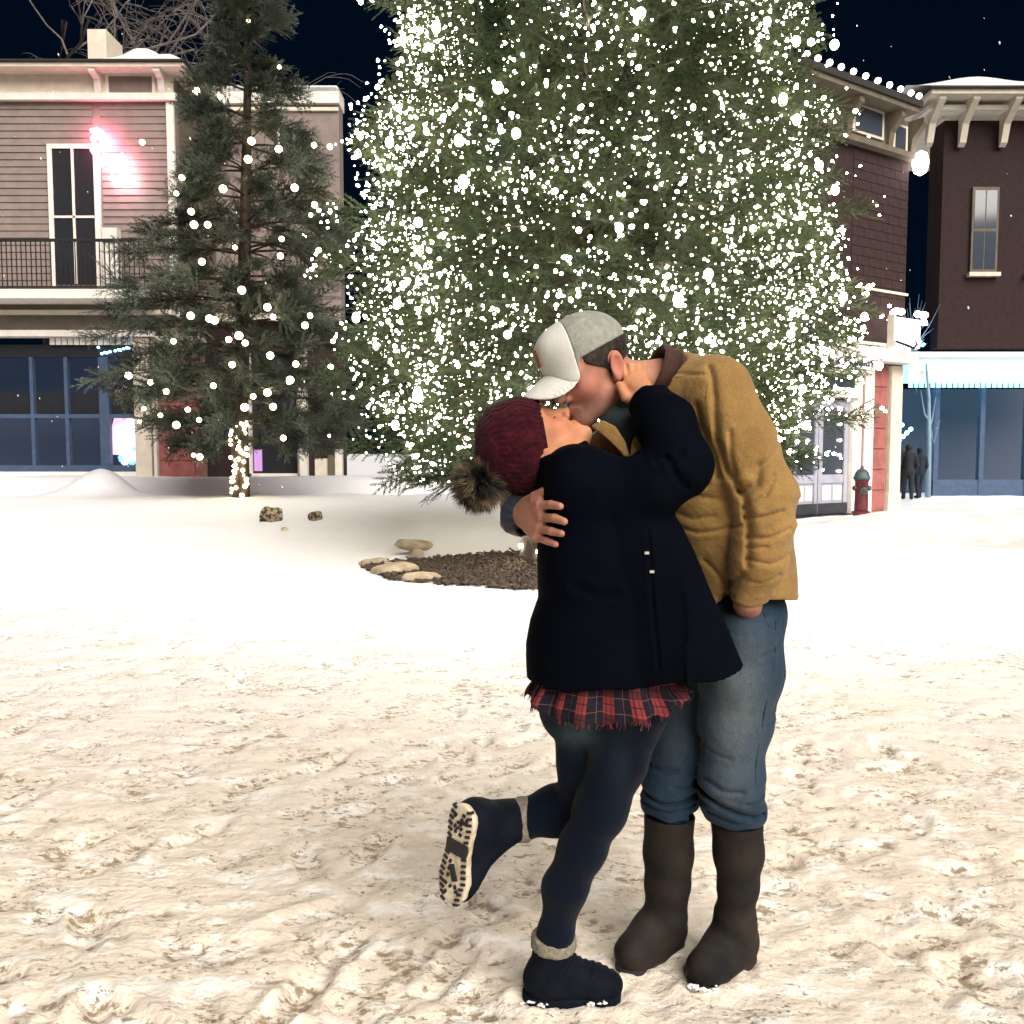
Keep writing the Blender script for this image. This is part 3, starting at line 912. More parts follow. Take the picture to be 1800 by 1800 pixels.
# ================================================================== THE COUPLE
def cloth(name, col, rough=0.85, col2=None, scale=9, bump=0.0012, weave=900.0, sheen=0.15, stretch=None, var=0.15, contrast=(0.35, 0.65), fade=None, spec=0.2):
    m, nt, b = new_mat(name)
    L = nt.links.new; N = nt.nodes.new
    tc = N('ShaderNodeTexCoord'); mp = N('ShaderNodeMapping'); L(tc.outputs['Object'], mp.inputs['Vector'])
    if stretch: mp.inputs['Scale'].default_value = stretch
    n = N('ShaderNodeTexNoise'); n.inputs['Scale'].default_value = scale; n.inputs['Detail'].default_value = 6; n.inputs['Roughness'].default_value = 0.6
    L(mp.outputs[0], n.inputs['Vector'])
    rp = N('ShaderNodeValToRGB')
    c2 = col2 or tuple(c * (1 - var) for c in col)
    rp.color_ramp.elements[0].position = contrast[0]; rp.color_ramp.elements[0].color = (*c2, 1)
    rp.color_ramp.elements[1].position = contrast[1]; rp.color_ramp.elements[1].color = (*col, 1)
    L(n.outputs['Fac'], rp.inputs['Fac'])
    f = N('ShaderNodeTexNoise'); f.inputs['Scale'].default_value = weave; f.inputs['Detail'].default_value = 2
    L(tc.outputs['Object'], f.inputs['Vector'])
    mx = N('ShaderNodeMix'); mx.data_type = 'RGBA'; mx.blend_type = 'MULTIPLY'
    mx.inputs['Factor'].default_value = 0.55
    L(rp.outputs['Color'], mx.inputs[6])
    mr = N('ShaderNodeMapRange'); mr.inputs['From Min'].default_value = 0.3; mr.inputs['From Max'].default_value = 0.7; mr.inputs['To Min'].default_value = 0.55; mr.inputs['To Max'].default_value = 1.25
    L(f.outputs['Fac'], mr.inputs['Value']); L(mr.outputs[0], mx.inputs[7])
    if fade:
        at = N('ShaderNodeAttribute'); at.attribute_name = 'fade'
        fm = N('ShaderNodeMix'); fm.data_type = 'RGBA'; L(at.outputs['Fac'], fm.inputs[0]); L(rp.outputs['Color'], fm.inputs[6]); fm.inputs[7].default_value = (*fade, 1)
        L(fm.outputs[2], mx.inputs[6])
    L(mx.outputs[2], b.inputs['Base Color'])
    b.inputs['Roughness'].default_value = rough; b.inputs['Specular IOR Level'].default_value = spec
    b.inputs['Sheen Weight'].default_value = sheen
    b1 = N('ShaderNodeBump'); b1.inputs['Distance'].default_value = bump; b1.inputs['Strength'].default_value = 0.7; L(f.outputs['Fac'], b1.inputs['Height'])
    f2 = N('ShaderNodeTexNoise'); f2.inputs['Scale'].default_value = 45; f2.inputs['Detail'].default_value = 4; L(mp.outputs[0], f2.inputs['Vector'])
    b2 = N('ShaderNodeBump'); b2.inputs['Distance'].default_value = bump * 4; b2.inputs['Strength'].default_value = 0.6; L(f2.outputs['Fac'], b2.inputs['Height']); L(b1.outputs[0], b2.inputs['Normal'])
    L(b2.outputs[0], b.inputs['Normal'])
    return m
def skin(name, c1, c2):
    m, nt, b = new_mat(name)
    L = nt.links.new; N = nt.nodes.new
    tc = N('ShaderNodeTexCoord')
    n = N('ShaderNodeTexNoise'); n.inputs['Scale'].default_value = 22; n.inputs['Detail'].default_value = 5; L(tc.outputs['Object'], n.inputs['Vector'])
    rp = N('ShaderNodeValToRGB')
    rp.color_ramp.elements[0].position = 0.35; rp.color_ramp.elements[0].color = (*c2, 1)
    rp.color_ramp.elements[1].position = 0.65; rp.color_ramp.elements[1].color = (*c1, 1)
    L(n.outputs['Fac'], rp.inputs['Fac'])
    at = N('ShaderNodeAttribute'); at.attribute_name = 'tint'
    mx = N('ShaderNodeMix'); mx.data_type = 'RGBA'; mx.blend_type = 'MULTIPLY'; mx.inputs['Factor'].default_value = 1.0
    L(rp.outputs['Color'], mx.inputs[6]); L(at.outputs['Color'], mx.inputs[7]); L(mx.outputs[2], b.inputs['Base Color'])
    b.inputs['Roughness'].default_value = 0.62; b.inputs['Specular IOR Level'].default_value = 0.22
    b.inputs['Subsurface Weight'].default_value = 0.12; b.inputs['Subsurface Scale'].default_value = 0.006
    b.inputs['Subsurface Radius'].default_value = (1.0, 0.35, 0.2)
    n2 = N('ShaderNodeTexNoise'); n2.inputs['Scale'].default_value = 420; n2.inputs['Detail'].default_value = 3; L(tc.outputs['Object'], n2.inputs['Vector'])
    bp = N('ShaderNodeBump'); bp.inputs['Distance'].default_value = 0.0006; bp.inputs['Strength'].default_value = 0.5; L(n2.outputs['Fac'], bp.inputs['Height']); L(bp.outputs[0], b.inputs['Normal'])
    return m
M_SKIN_M = skin('skin', (0.42, 0.205, 0.138), (0.33, 0.150, 0.100))
M_SKIN_W = skin('fair_skin', (0.50, 0.245, 0.128), (0.41, 0.18, 0.092))
M_TAN = cloth('tan_canvas', (0.29, 0.172, 0.054), 0.85, (0.21, 0.120, 0.036), 9, 0.0014, 330)
M_CORD = cloth('brown_corduroy', (0.060, 0.022, 0.012), 0.8, (0.030, 0.012, 0.008), 12)
M_TEAL = cloth('teal_flannel', (0.018, 0.045, 0.045), 0.85, (0.008, 0.018, 0.022), 18)
M_LINING = cloth('navy_lining', (0.012, 0.020, 0.035), 0.6, None, 9)
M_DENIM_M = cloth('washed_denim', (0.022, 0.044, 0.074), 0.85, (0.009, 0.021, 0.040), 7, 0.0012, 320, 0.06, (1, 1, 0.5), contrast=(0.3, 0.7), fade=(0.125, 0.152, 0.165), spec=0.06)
M_DENIM_W = cloth('dark_denim', (0.0030, 0.0068, 0.0160), 0.85, (0.0016, 0.0038, 0.0100), 6, 0.001, 800, 0.05, (1, 1, 0.4), fade=(0.050, 0.080, 0.100), spec=0.05)
M_COAT = cloth('black_coat', (0.0007, 0.0020, 0.0054), 0.85, (0.0004, 0.0012, 0.0036), 5, 0.0005, 600, 0.0, spec=0.05)
M_BOOT_M = mat('rubber_boot', (0.026, 0.020, 0.015), 0.75, col2=(0.008, 0.0085, 0.009), scale=7, bump=0.0015, bscale=70, spec=0.15)
M_BOOT_MUD = mat('boot_foot_rubber', (0.040, 0.035, 0.030), 0.5, col2=(0.018, 0.017, 0.017), scale=13, bump=0.002, bscale=60, spec=0.4)
M_SOLE_RED = mat('dark_sole', (0.030, 0.020, 0.018), 0.8, col2=(0.016, 0.012, 0.012), scale=20)
M_BOOT_W = mat('black_suede', (0.0055, 0.0075, 0.013), 0.8, col2=(0.003, 0.0045, 0.008), spec=0.08, scale=20, bump=0.001, bscale=200)
M_FLEECE = mat('fleece', (0.26, 0.235, 0.185), 0.95, col2=(0.17, 0.15, 0.115), scale=120, bump=0.003, bscale=260, spec=0.1)
M_SOLE_W = mat('snowy_sole', (0.66, 0.58, 0.44), 0.8, col2=(0.40, 0.33, 0.23), scale=30, bump=0.004, bscale=70)
M_TREAD = mat('black_tread', (0.020, 0.018, 0.018), 0.7)
M_CAPW = cloth('white_twill', (0.66, 0.655, 0.61), 0.85, (0.59, 0.585, 0.53), 14, 0.0004, 900, 0.1)
M_CAPM = cloth('grey_mesh', (0.31, 0.315, 0.275), 0.9, (0.22, 0.225, 0.195), 60, 0.0015, 420, 0.1)
M_PATCH = mat('leather_patch', (0.24, 0.11, 0.05), 0.6, col2=(0.15, 0.065, 0.03), scale=50)
M_HAIR = mat('dark_hair', (0.048, 0.038, 0.030), 0.65, col2=(0.018, 0.015, 0.013), spec=0.12, scale=90, bump=0.003, bscale=300, stretch=(1, 1, 0.4))
M_BEANIE = cloth('maroon_knit', (0.050, 0.0065, 0.011), 0.95, (0.022, 0.0035, 0.007), 45, 0.004, 240, 0.05, spec=0.05)
M_FUR = mat('fur', (0.19, 0.145, 0.085), 0.8, col2=(0.016, 0.014, 0.014), scale=28, contrast=(0.40, 0.62))
M_METAL = mat('pale_metal', (0.75, 0.74, 0.70), 0.25, metal=0.9, spec=0.5)
M_BTN = mat('horn_button', (0.06, 0.035, 0.02), 0.4)
M_LASH = mat('lash', (0.02, 0.014, 0.012), 0.6)

YM = 2.13
def verts_of(o):
    V = np.empty(len(o.data.vertices) * 3, np.float32); o.data.vertices.foreach_get('co', V); return V.reshape(-1, 3)
def paint(o, name, col):
    a = o.data.attributes.new(name, 'FLOAT_COLOR', 'POINT')
    c = np.ones((len(o.data.vertices), 4), np.float32); c[:, :3] = col; a.data.foreach_set('color', c.ravel())
def face_tint(o, Cc, Rm, s, beard, lip):
    V = verts_of(o); q = ((V - Cc.astype(np.float32)) @ Rm.astype(np.float32)) / s
    a = np.abs(q[:, 1]); t = np.ones((len(V), 3), np.float32)
    def g(c, r): return np.exp(-(((q[:, 0] - c[0]) / r[0]) ** 2 + ((a - c[1]) / r[1]) ** 2 + ((q[:, 2] - c[2]) / r[2]) ** 2))
    ck = g((0.07, 0.045, -0.02), (0.04, 0.03, 0.035))[:, None]; t = t * (1 - ck * np.array([0.0, 0.22, 0.12]))
    lp = (g((0.098, 0.0, -0.064), (0.016, 0.020, 0.0085)))[:, None]; t = t * (1 - np.clip(lp * 1.3, 0, 1) * np.array(lip))
    er = g((-0.01, 0.082, 0.005), (0.025, 0.014, 0.035))[:, None]; t = t * (1 - er * np.array([-0.08, 0.18, 0.10]))
    if beard:
        st = np.clip(sstep(-0.030, -0.062, q[:, 2] + 0.25 * (0.06 - q[:, 0]) * (q[:, 0] > 0)) * sstep(-0.02, 0.015, q[:, 0]) * sstep(-0.14, -0.10, q[:, 2]), 0, 1)
        st = np.maximum(st, 0.7 * g((0.10, 0.012, -0.049), (0.02, 0.02, 0.006)))
        st = st * (0.75 + 0.25 * vnoise(q * 400, 3))
        t = t * (1 - st[:, None] * np.array([0.52, 0.44, 0.34]) * (1 - np.clip(lp, 0, 1)))
    so = g((0.088, 0.033, 0.006), (0.02, 0.018, 0.012))[:, None]; t = t * (1 - so * 0.22)
    paint(o, 'tint', t)
# ------------------------------------------------------------------ him
man = empty('person', (0.50, 2.25, 0.0), 'tall person in a tan canvas jacket, white cap and rubber boots bending down to kiss', 'person', 'couple kissing in the snow')
HM_R = frame_from((-math.cos(math.radians(22)) * math.cos(math.radians(30)), -math.cos(math.radians(22)) * math.sin(math.radians(30)), -math.sin(math.radians(22))))
HM_C = W(1045, 652, 2.125)
m_neck = W(1182, 690, 2.17)
m_arm_l = [W(1255, 690, 2.06), W(1300, 775, 2.025), W(1340, 872, 2.01), W(1341, 930, 2.005), W(1334, 985, 2.005), W(1314, 1055, 2.02)]
m_arm_l_r = [0.085, 0.076, 0.074, 0.065, 0.061, 0.043]
m_arm_r = [W(1135, 735, 2.33), W(1040, 840, 2.38), W(960, 885, 2.32), W(915, 900, 2.18), W(912, 904, 2.10)]
m_arm_r_r = [0.085, 0.075, 0.066, 0.055, 0.050]
m_leg_l = [W(1305, 1085, 2.15), W(1301, 1180, 2.12), W(1293, 1265, 2.14), W(1286, 1360, 2.15), W(1287, 1410, 2.18), W(1293, 1435, 2.20), W(1295, 1490, 2.21)]
m_leg_l_r = [0.098, 0.098, 0.085, 0.071, 0.066, 0.062, 0.056]
m_leg_r = [W(1235, 1085, 2.28), W(1222, 1180, 2.28), W(1195, 1290, 2.27), W(1180, 1375, 2.27), W(1178, 1412, 2.28), W(1178, 1440, 2.28), W(1178, 1490, 2.28)]
m_leg_r_r = [0.098, 0.098, 0.080, 0.066, 0.064, 0.062, 0.057]
hand_r = dict(wrist=W(915, 901, 2.08),
    f=[[W(950, 888, 1.968), W(969, 887, 1.928), W(985, 890, 1.903)], [W(954, 909, 1.962), W(975, 911, 1.918), W(992, 917, 1.893)],
       [W(949, 929, 1.966), W(970, 934, 1.922), W(987, 938, 1.900)], [W(943, 944, 1.976), W(962, 951, 1.936), W(977, 957, 1.914)]],
    t=[W(926, 887, 2.045), W(941, 874, 1.995), W(957, 862, 1.965)])
def hand_sdf(P, H, s=1.0):
    d = None
    for k, fg in enumerate(H['f']):
        e = rc(P, H['wrist'], fg[0], 0.023 * s, 0.0135 * s)
        d = e if d is None else smin(d, e, 0.014 * s)
    for k, fg in enumerate(H['f']):
        r0 = (0.0105, 0.0108, 0.0102, 0.0090)[k] * s
        e = smin(rc(P, fg[0], fg[1], r0, r0 * 0.93), rc(P, fg[1], fg[2], r0 * 0.93, r0 * 0.78), 0.003)
        e = smin(e, sph(P, fg[0], r0 * 1.12), 0.006)
        d = smin(d, e, 0.005 * s)
    t = H['t']
    e = smin(rc(P, t[0], t[1], 0.019 * s, 0.0135 * s), rc(P, t[1], t[2], 0.0135 * s, 0.0095 * s), 0.004)
    return smin(d, e, 0.012 * s)
def man_body(P):
    d = head_sdf(P, HM_C, HM_R)
    nk = HM_C + HM_R @ np.array([-0.025, 0, -0.035])
    d = smin(d, rc(P, nk, m_neck, 0.057, 0.068), 0.03)
    # throat under the jaw
    d = smin(d, rc(P, HM_C + HM_R @ np.array([0.03, 0, -0.07]), m_neck, 0.030, 0.05), 0.03)
    d = smin(d, limb(P, [m_neck, W(1215, 780, 2.18), W(1250, 900, 2.2), W(1275, 1060, 2.21)], [0.075, 0.115, 0.11, 0.115], 0.05), 0.05)
    d = smin(d, rc(P, W(1245, 705, 2.07), W(1145, 730, 2.32), 0.06, 0.06), 0.05)
    d = smin(d, limb(P, m_arm_l + [W(1314, 1064, 2.045), W(1311, 1100, 2.13)], [0.06, 0.05, 0.045, 0.042, 0.036, 0.029, 0.028, 0.032], 0.02), 0.03)
    d = smin(d, limb(P, m_arm_r + [hand_r['wrist']], [0.06, 0.05, 0.045, 0.036, 0.030, 0.026], 0.02), 0.03)
    d = smin(d, hand_sdf(P, hand_r), 0.012)
    d = smin(d, limb(P, m_leg_l, [r * 0.66 for r in m_leg_l_r], 0.02), 0.03)
    d = smin(d, limb(P, m_leg_r, [r * 0.66 for r in m_leg_r_r], 0.02), 0.03)
    for (a, t), lg in zip(BOOT_M, (m_leg_l, m_leg_r)):
        d = smin(d, limb(P, [lg[-1], a[0], a[1], t], [0.034, 0.032, 0.033, 0.028], 0.02), 0.02)
    return d
BOOT_M = []
def boot_pts(ankle, heel_px, heel_y, toe_px, toe_y):
    hx = (heel_px - 900) / F_PX * (heel_y + 0.09); tx = (toe_px - 900) / F_PX * (toe_y + 0.09)
    h = np.array([hx, heel_y, 0.056]); t = np.array([tx, toe_y, 0.047])
    BOOT_M.append(([ankle, h], t))
    return h, t
bl_an = W(1291, 1612, 2.225); bl_h, bl_t = boot_pts(bl_an, 1295, 2.262, 1241, 2.165)
br_an = W(1171, 1598, 2.295); br_h, br_t = boot_pts(br_an, 1170, 2.325, 1114, 2.232)
body = sdf_mesh('body', man_body, (-0.02, 1.84, 0.0), (0.76, 2.52, 1.68), 0.0031, M_SKIN_M, man)
face_tint(body, HM_C, HM_R, 1.0, True, (0.10, 0.30, 0.22))

# cap -----------------------------------------------------------------------
def hl(P, Cc, R): return (P - Cc.astype(np.float32)) @ R.astype(np.float32)
HC_R = frame_from((-math.cos(math.radians(24)) * math.cos(math.radians(5)), -math.cos(math.radians(24)) * math.sin(math.radians(5)), -math.sin(math.radians(24))))
CAP_C, CAP_R = (0.012, 0, 0.046), (0.103, 0.090, 0.097)
def cap_base(q):
    d = ell(q, CAP_C, CAP_R)
    d = smin(d, ell(q, (0.066, 0, 0.082), (0.048, 0.060, 0.044)), 0.03)       # high stiff front
    w = q @ (HM_R.T @ HC_R).T.astype(np.float32)                               # covers the skull under it
    d = smin(d, ell(w, (0.0, 0, 0.053), (0.103, 0.083, 0.090)), 0.012)
    d = smin(d, ell(w, (0.045, 0, -0.005), (0.068, 0.076, 0.090)), 0.012)
    ez0 = 0.036 - 0.10 * (q[:, 0] - 0.05)
    bz0 = 0.047 - 0.34 * (q[:, 0] - 0.085) - 8.5 * q[:, 1] ** 2
    w0 = sstep(0.035, 0.060, q[:, 0])
    edge = q[:, 2] - (ez0 * (1 - w0) + np.minimum(ez0, bz0) * w0)
    return np.maximum(np.maximum(d, -edge), -(d + 0.012))
def cap_seams(q):
    a = np.arctan2(q[:, 1], q[:, 0] - 0.014)
    return sum(np.exp(-((a - s) / 0.03) ** 2) for s in (-2.1, -1.05, 1.05, 2.1)) * 0.0012
def f_front(P):
    q = hl(P, HM_C, HC_R); return np.maximum(cap_base(q) , 0.040 - q[:, 0] - 0.12 * (q[:, 2] - 0.1))
def f_back(P):
    q = hl(P, HM_C, HC_R); d = np.maximum(cap_base(q) + 0.0012 + 0.5 * cap_seams(q), q[:, 0] - 0.0395 + 0.12 * (q[:, 2] - 0.1))
    hole = sph(q, (-0.105, 0, 0.040), 0.035)
    return np.maximum(d, -hole)
def f_brim(P):
    q = hl(P, HM_C, HC_R)
    z = 0.046 - 0.34 * (q[:, 0] - 0.085) - 8.5 * q[:, 1] ** 2
    s = (np.abs(q[:, 2] - z) - 0.0026) * 0.85
    out = (np.sqrt(((q[:, 0] - 0.080) / 0.108) ** 2 + (q[:, 1] / 0.088) ** 2) - 1) * 0.08
    return np.maximum(np.maximum(smax(s, out, 0.004), -(ell(q, CAP_C, CAP_R) + 0.003)), 0.055 - q[:, 0])
_lo, _hi = HM_C - 0.26, HM_C + 0.22
cap = sdf_mesh('cap', f_front, _lo, _hi, 0.0022, M_CAPW, man); cap['label'] = 'stiff white front panels of the cap'
for nm, fn, mt in (('mesh_panel', f_back, M_CAPM), ('brim', f_brim, M_CAPW)):
    sdf_mesh(nm, fn, _lo, _hi, 0.0020, mt, cap, 4)
def local_obj(mb, Cc, R):
    mb.v = [tuple(Cc + R @ np.array(v)) for v in mb.v]; return mb
mb = MB(); n = 10
for i in range(n + 1):
    y = -0.034 + 0.068 * i / n
    for zz in (0.058, 0.100):
        k = 0.1175 + (0.0045 if zz < 0.08 else 0.0015) - 5.0 * y * y
        mb.v.append((k, y, zz))
for i in range(n):
    mb.f.append((2 * i, 2 * i + 2, 2 * i + 3, 2 * i + 1))
o = local_obj(mb, HM_C, HC_R).build('leather_patch', M_PATCH, cap); sm = o.modifiers.new('t', 'SOLIDIFY'); sm.thickness = 0.003; sm.offset = 0
local_obj(MB().lathe([(0.0, 0.004), (0.006, 0.003), (0.008, 0.0)][::-1], (0.010, 0, 0.143), 10), HM_C, HC_R).build('button', M_CAPM, cap, True)
# hair, cropped close below the cap
def f_hair(P):
    q = hl(P, HM_C, HM_R); a = np.abs(q[:, 1])
    d = head_sdf(P, HM_C, HM_R) - 0.0035 - 0.0015 * vnoise(q * 260, 3)
    top = q[:, 2] - 0.075
    front = q[:, 0] - (0.062 - 0.058 * sstep(0.040, -0.006, q[:, 2]))
    low = (-0.018 - 0.60 * np.maximum(0, -0.012 - q[:, 0])) - q[:, 2]
    earcut = -ell(np.stack([q[:, 0], a, q[:, 2]], -1), (-0.010, 0.084, 0.006), (0.023, 0.02, 0.037))
    return np.maximum.reduce([d, top, front, low, earcut])
sdf_mesh('hair', f_hair, _lo, _hi, 0.0024, M_HAIR, man)
# eyebrow and closed lashes on the side that shows
def strip(pts, w, name, m, parent, Cc, R):
    mb = MB(); mb.tube([np.array(p) for p in pts], w, 5)
    return local_obj(mb, Cc, R).build(name, m, parent, True)
strip([(0.101, 0.014, 0.026), (0.098, 0.026, 0.029), (0.087, 0.042, 0.025)], [0.003, 0.0042, 0.002], 'eyebrow', M_HAIR, man, HM_C, HM_R)
strip([(0.0895, 0.020, -0.0015), (0.0915, 0.031, -0.004), (0.0855, 0.043, -0.001)], [0.001, 0.0016, 0.001], 'eyelash', M_LASH, man, HM_C, HM_R)

# jacket ---------------------------------------------------------------------
def xz(px, py, Y=2.05):
    p = W(px, py, Y); return (p[0], p[2])
_hx = [xz(a, b, 2.06) for a, b in ((1150, 1118), (1235, 1118), (1268, 1110), (1282, 1088), (1296, 1058), (1345, 1050), (1375, 1052), (1400, 1057), (1420, 1060))]
HEMX, HEMZ = np.array([p[0] for p in _hx]), np.array([p[1] for p in _hx])
CREASES = [([(1238, 650), (1243, 705), (1246, 773), (1264, 827), (1288, 868), (1296, 930), (1294, 985)], 0.011, 0.010),
           ([(1186, 655), (1215, 662), (1238, 664), (1256, 648)], 0.004, 0.005),
           ([(1216, 715), (1224, 750), (1245, 800), (1252, 838)], 0.009, 0.010), ([(1265, 760), (1266, 800), (1275, 835)], 0.006, 0.008),
           ([(1313, 818), (1306, 850), (1286, 862)], 0.013, 0.013), ([(1335, 835), (1318, 868), (1290, 888)], 0.008, 0.009),
           ([(1292, 905), (1320, 902), (1350, 893)], 0.008, 0.007), ([(1296, 938), (1325, 938), (1365, 922)], 0.007, 0.007),
           ([(1297, 955), (1322, 952)], 0.006, 0.006), ([(1295, 975), (1330, 982), (1378, 966)], 0.006, 0.007), ([(1292, 1010), (1320, 1016), (1350, 1000)], 0.004, 0.006),
           ([(1353, 1030), (1366, 1012), (1380, 985)], 0.009, 0.009), ([(1192, 902), (1215, 912), (1250, 905)], 0.004, 0.008),
           ([(1194, 927), (1225, 936), (1258, 930), (1285, 918)], 0.006, 0.006), ([(1196, 880), (1225, 872), (1262, 876)], 0.005, 0.009),
           ([(1210, 770), (1226, 808), (1236, 850)], 0.006, 0.008), ([(1287, 1000), (1275, 1030), (1262, 1050)], 0.007, 0.010), ([(1240, 985), (1262, 1010), (1276, 1045)], 0.006, 0.009), ([(1360, 770), (1338, 800), (1322, 815)], 0.005, 0.009)]
CREASES = [([xz(*p) for p in c], a, b) for c, a, b in CREASES]
c_ax = np.array([-0.92, -0.16, 0.36]); c_ax /= np.linalg.norm(c_ax)
c_c = W(1161, 661, 2.15)
L_T = np.array([0.6, -0.8, 0], np.float32)
def torso_squash(P, c, k):
    q = P - c.astype(np.float32); s = q @ L_T
    return P - (s * (1 - 1 / k))[:, None] * L_T
def jacket_base(P):
    c0 = W(1230, 860, 2.18)
    Pq = torso_squash(P, c0, 1.35)
    T = lambda px, py, Y: torso_squash(W(px, py, Y)[None].astype(np.float32), c0, 1.35)[0]
    d = limb(Pq, [T(1180, 715, 2.17), T(1222, 800, 2.18), T(1248, 900, 2.19), T(1268, 1000, 2.2), T(1282, 1120, 2.2)], [0.105, 0.140, 0.143, 0.132, 0.140], 0.06)
    d = smin(d, rc(P, W(1180, 675, 2.15), W(1255, 695, 2.06), 0.080, 0.087), 0.04)
    d = smin(d, rc(P, W(1180, 680, 2.18), W(1140, 735, 2.32), 0.075, 0.085), 0.04)
    d = smin(d, rc(P, W(1235, 770, 2.22), W(1308, 950, 2.26), 0.12, 0.092), 0.05)
    d = smin(d, limb(P, [W(1312, 945, 2.25), W(1344, 1030, 2.22), W(1360, 1062, 2.22)], [0.084, 0.048, 0.046], 0.03), 0.025)
    d = smin(d, rc(P, W(1350, 1015, 2.18), W(1394, 1052, 2.16), 0.036, 0.016), 0.022)
    arm = limb(P, m_arm_l, m_arm_l_r, 0.03)
    arm = arm - 0.0038 * folds(P, (m_arm_l[5] - m_arm_l[1]), 16.0, 4.0, 8) * sstep(1.46, 1.25, P[:, 2])
    d = smin(d, arm, 0.010)
    ar = limb(P, m_arm_r, m_arm_r_r, 0.03) - 0.004 * folds(P, m_arm_r[4] - m_arm_r[1], 16, 4, 18)
    d = smin(d, ar, 0.02)
    d = d + 0.004 * fbm(P * 6.0, 2, 4) + 0.0028 * folds(P, (0.3, 0, 1), 10.0, 3.0, 14) * sstep(1.35, 1.2, P[:, 2])
    near = sstep(2.19, 2.14, P[:, 1])
    for c, dep, wid in CREASES:
        dd = polydist2(P[:, 0], P[:, 2], c)
        d = d + near * 0.85 * dep * (np.exp(-(dd / (0.62 * wid)) ** 2) - 0.25 * np.exp(-((dd - 1.9 * wid) / (1.3 * wid)) ** 2))
    return d
def jacket(P):
    d0 = jacket_base(P)
    zh = np.interp(P[:, 0], HEMX, HEMZ)
    d = np.maximum(d0, np.where(P[:, 0] > 0.25, zh - P[:, 2], -1))
    hole = np.maximum(d0 + 0.008, P[:, 2] - zh - 0.07)
    d = np.maximum(d, -hole)
    # open cuffs
    for a, b, r in ((m_arm_l[4], m_arm_l[5], 0.034), (m_arm_r[3], m_arm_r[4], 0.044)):
        ax = (b - a) / np.linalg.norm(b - a)
        s = (P - b.astype(np.float32)) @ ax.astype(np.float32)
        near = np.maximum(sph(P, b + ax * 0.03, 0.066), P[:, 1] - b[1] - 0.048)
        d = np.maximum(d, np.where(near < 0, s - 0.004, -1))
        d = np.maximum(d, -np.maximum(rc(P, b - ax * 0.05, b + ax * 0.06, r, r), -1))
    # open at the neck
    nd = HM_C - m_neck; nd = nd / np.linalg.norm(nd)
    d = np.maximum(d, -rc(P, m_neck + nd * 0.01, m_neck + nd * 0.2, 0.066, 0.075))
    qc = P - c_c.astype(np.float32); sc = qc @ c_ax.astype(np.float32); rr = np.sqrt(np.maximum(1e-9, (qc ** 2).sum(1) - sc * sc))
    d = np.maximum(d, -np.maximum(rr - 0.105, -(sc + 0.018)))
    return d
jk = sdf_mesh('jacket', jacket, (-0.03, 1.90, 0.86), (0.76, 2.52, 1.64), 0.0034, M_TAN, man)
# collar: a standing corduroy band round the neck, lapels open towards the front
def collar(P):
    q = P - c_c.astype(np.float32)
    s = q @ c_ax.astype(np.float32)
    r = np.sqrt(np.maximum(1e-9, (q ** 2).sum(1) - s * s))
    R = 0.066 + 0.30 * np.maximum(0, -s) + 0.16 * np.maximum(0, s)
    d = smax(np.abs(r - R) - 0.0060, np.abs(s) - 0.026, 0.006)
    low = sstep(-0.015, -0.06, q[:, 2]) * 0.5
    return np.maximum(d, -(q[:, 2] + 0.052)) + 0.0010 * np.sin(600 * s)
sdf_mesh('collar', collar, c_c - 0.15, c_c + 0.15, 0.0026, M_CORD, jk)
def shirt(P):
    d = limb(P, [W(1105, 700, 2.12), W(1120, 745, 2.09), W(1150, 800, 2.06)], [0.035, 0.055, 0.065], 0.03)
    d = smin(d, rc(P, W(1070, 735, 2.11), W(1125, 770, 2.07), 0.020, 0.045), 0.03)
    return d + 0.004 * folds(P, (0.6, 0, 0.8), 30, 8, 31)
sdf_mesh('shirt', shirt, W(1090, 760, 2.1) - 0.2, W(1090, 760, 2.1) + 0.2, 0.004, M_TEAL, man)
def flap(name, pts, parent, m, thick):
    mb = MB(); mb.add([W(*p) for p in pts], [tuple(range(len(pts)))])
    o = mb.build(name, m, parent)
    o.modifiers.new('thick', 'SOLIDIFY').thickness = thick
    bv = o.modifiers.new('soft', 'BEVEL'); bv.width = thick * 0.45; bv.segments = 3; bv.limit_method = 'ANGLE'
    for q in o.data.polygons: q.use_smooth = True
    return o
flap('lapel', [(1040, 752, 2.05), (1062, 741, 2.035), (1084, 752, 2.015), (1101, 778, 1.995), (1109, 806, 1.985), (1098, 806, 1.985), (1082, 786, 1.995), (1060, 766, 2.03)], jk, M_TAN, 0.016)
flap('lapel', [(1107, 806, 1.982), (1111, 776, 1.99), (1124, 762, 1.995), (1143, 768, 1.99), (1154, 786, 1.98), (1134, 793, 1.978), (1120, 798, 1.978)], jk, M_TAN, 0.012)
# dark lining turned out at the far cuff
def cuff(P):
    b = m_arm_r[4]; ax = np.array([0.74, -0.66, -0.10]); ax /= np.linalg.norm(ax)
    q = P - (b + ax * 0.004).astype(np.float32); s = q @ ax.astype(np.float32)
    r = np.sqrt(np.maximum(1e-9, (q ** 2).sum(1) - s * s))
    return smax(np.abs(r - 0.046 + 0.002 * np.sin(9 * np.arctan2(q[:, 2], q[:, 0]))) - 0.004, np.abs(s) - 0.020, 0.004)
sdf_mesh('cuff', cuff, m_arm_r[4] - 0.09, m_arm_r[4] + 0.09, 0.0026, M_LINING, jk)

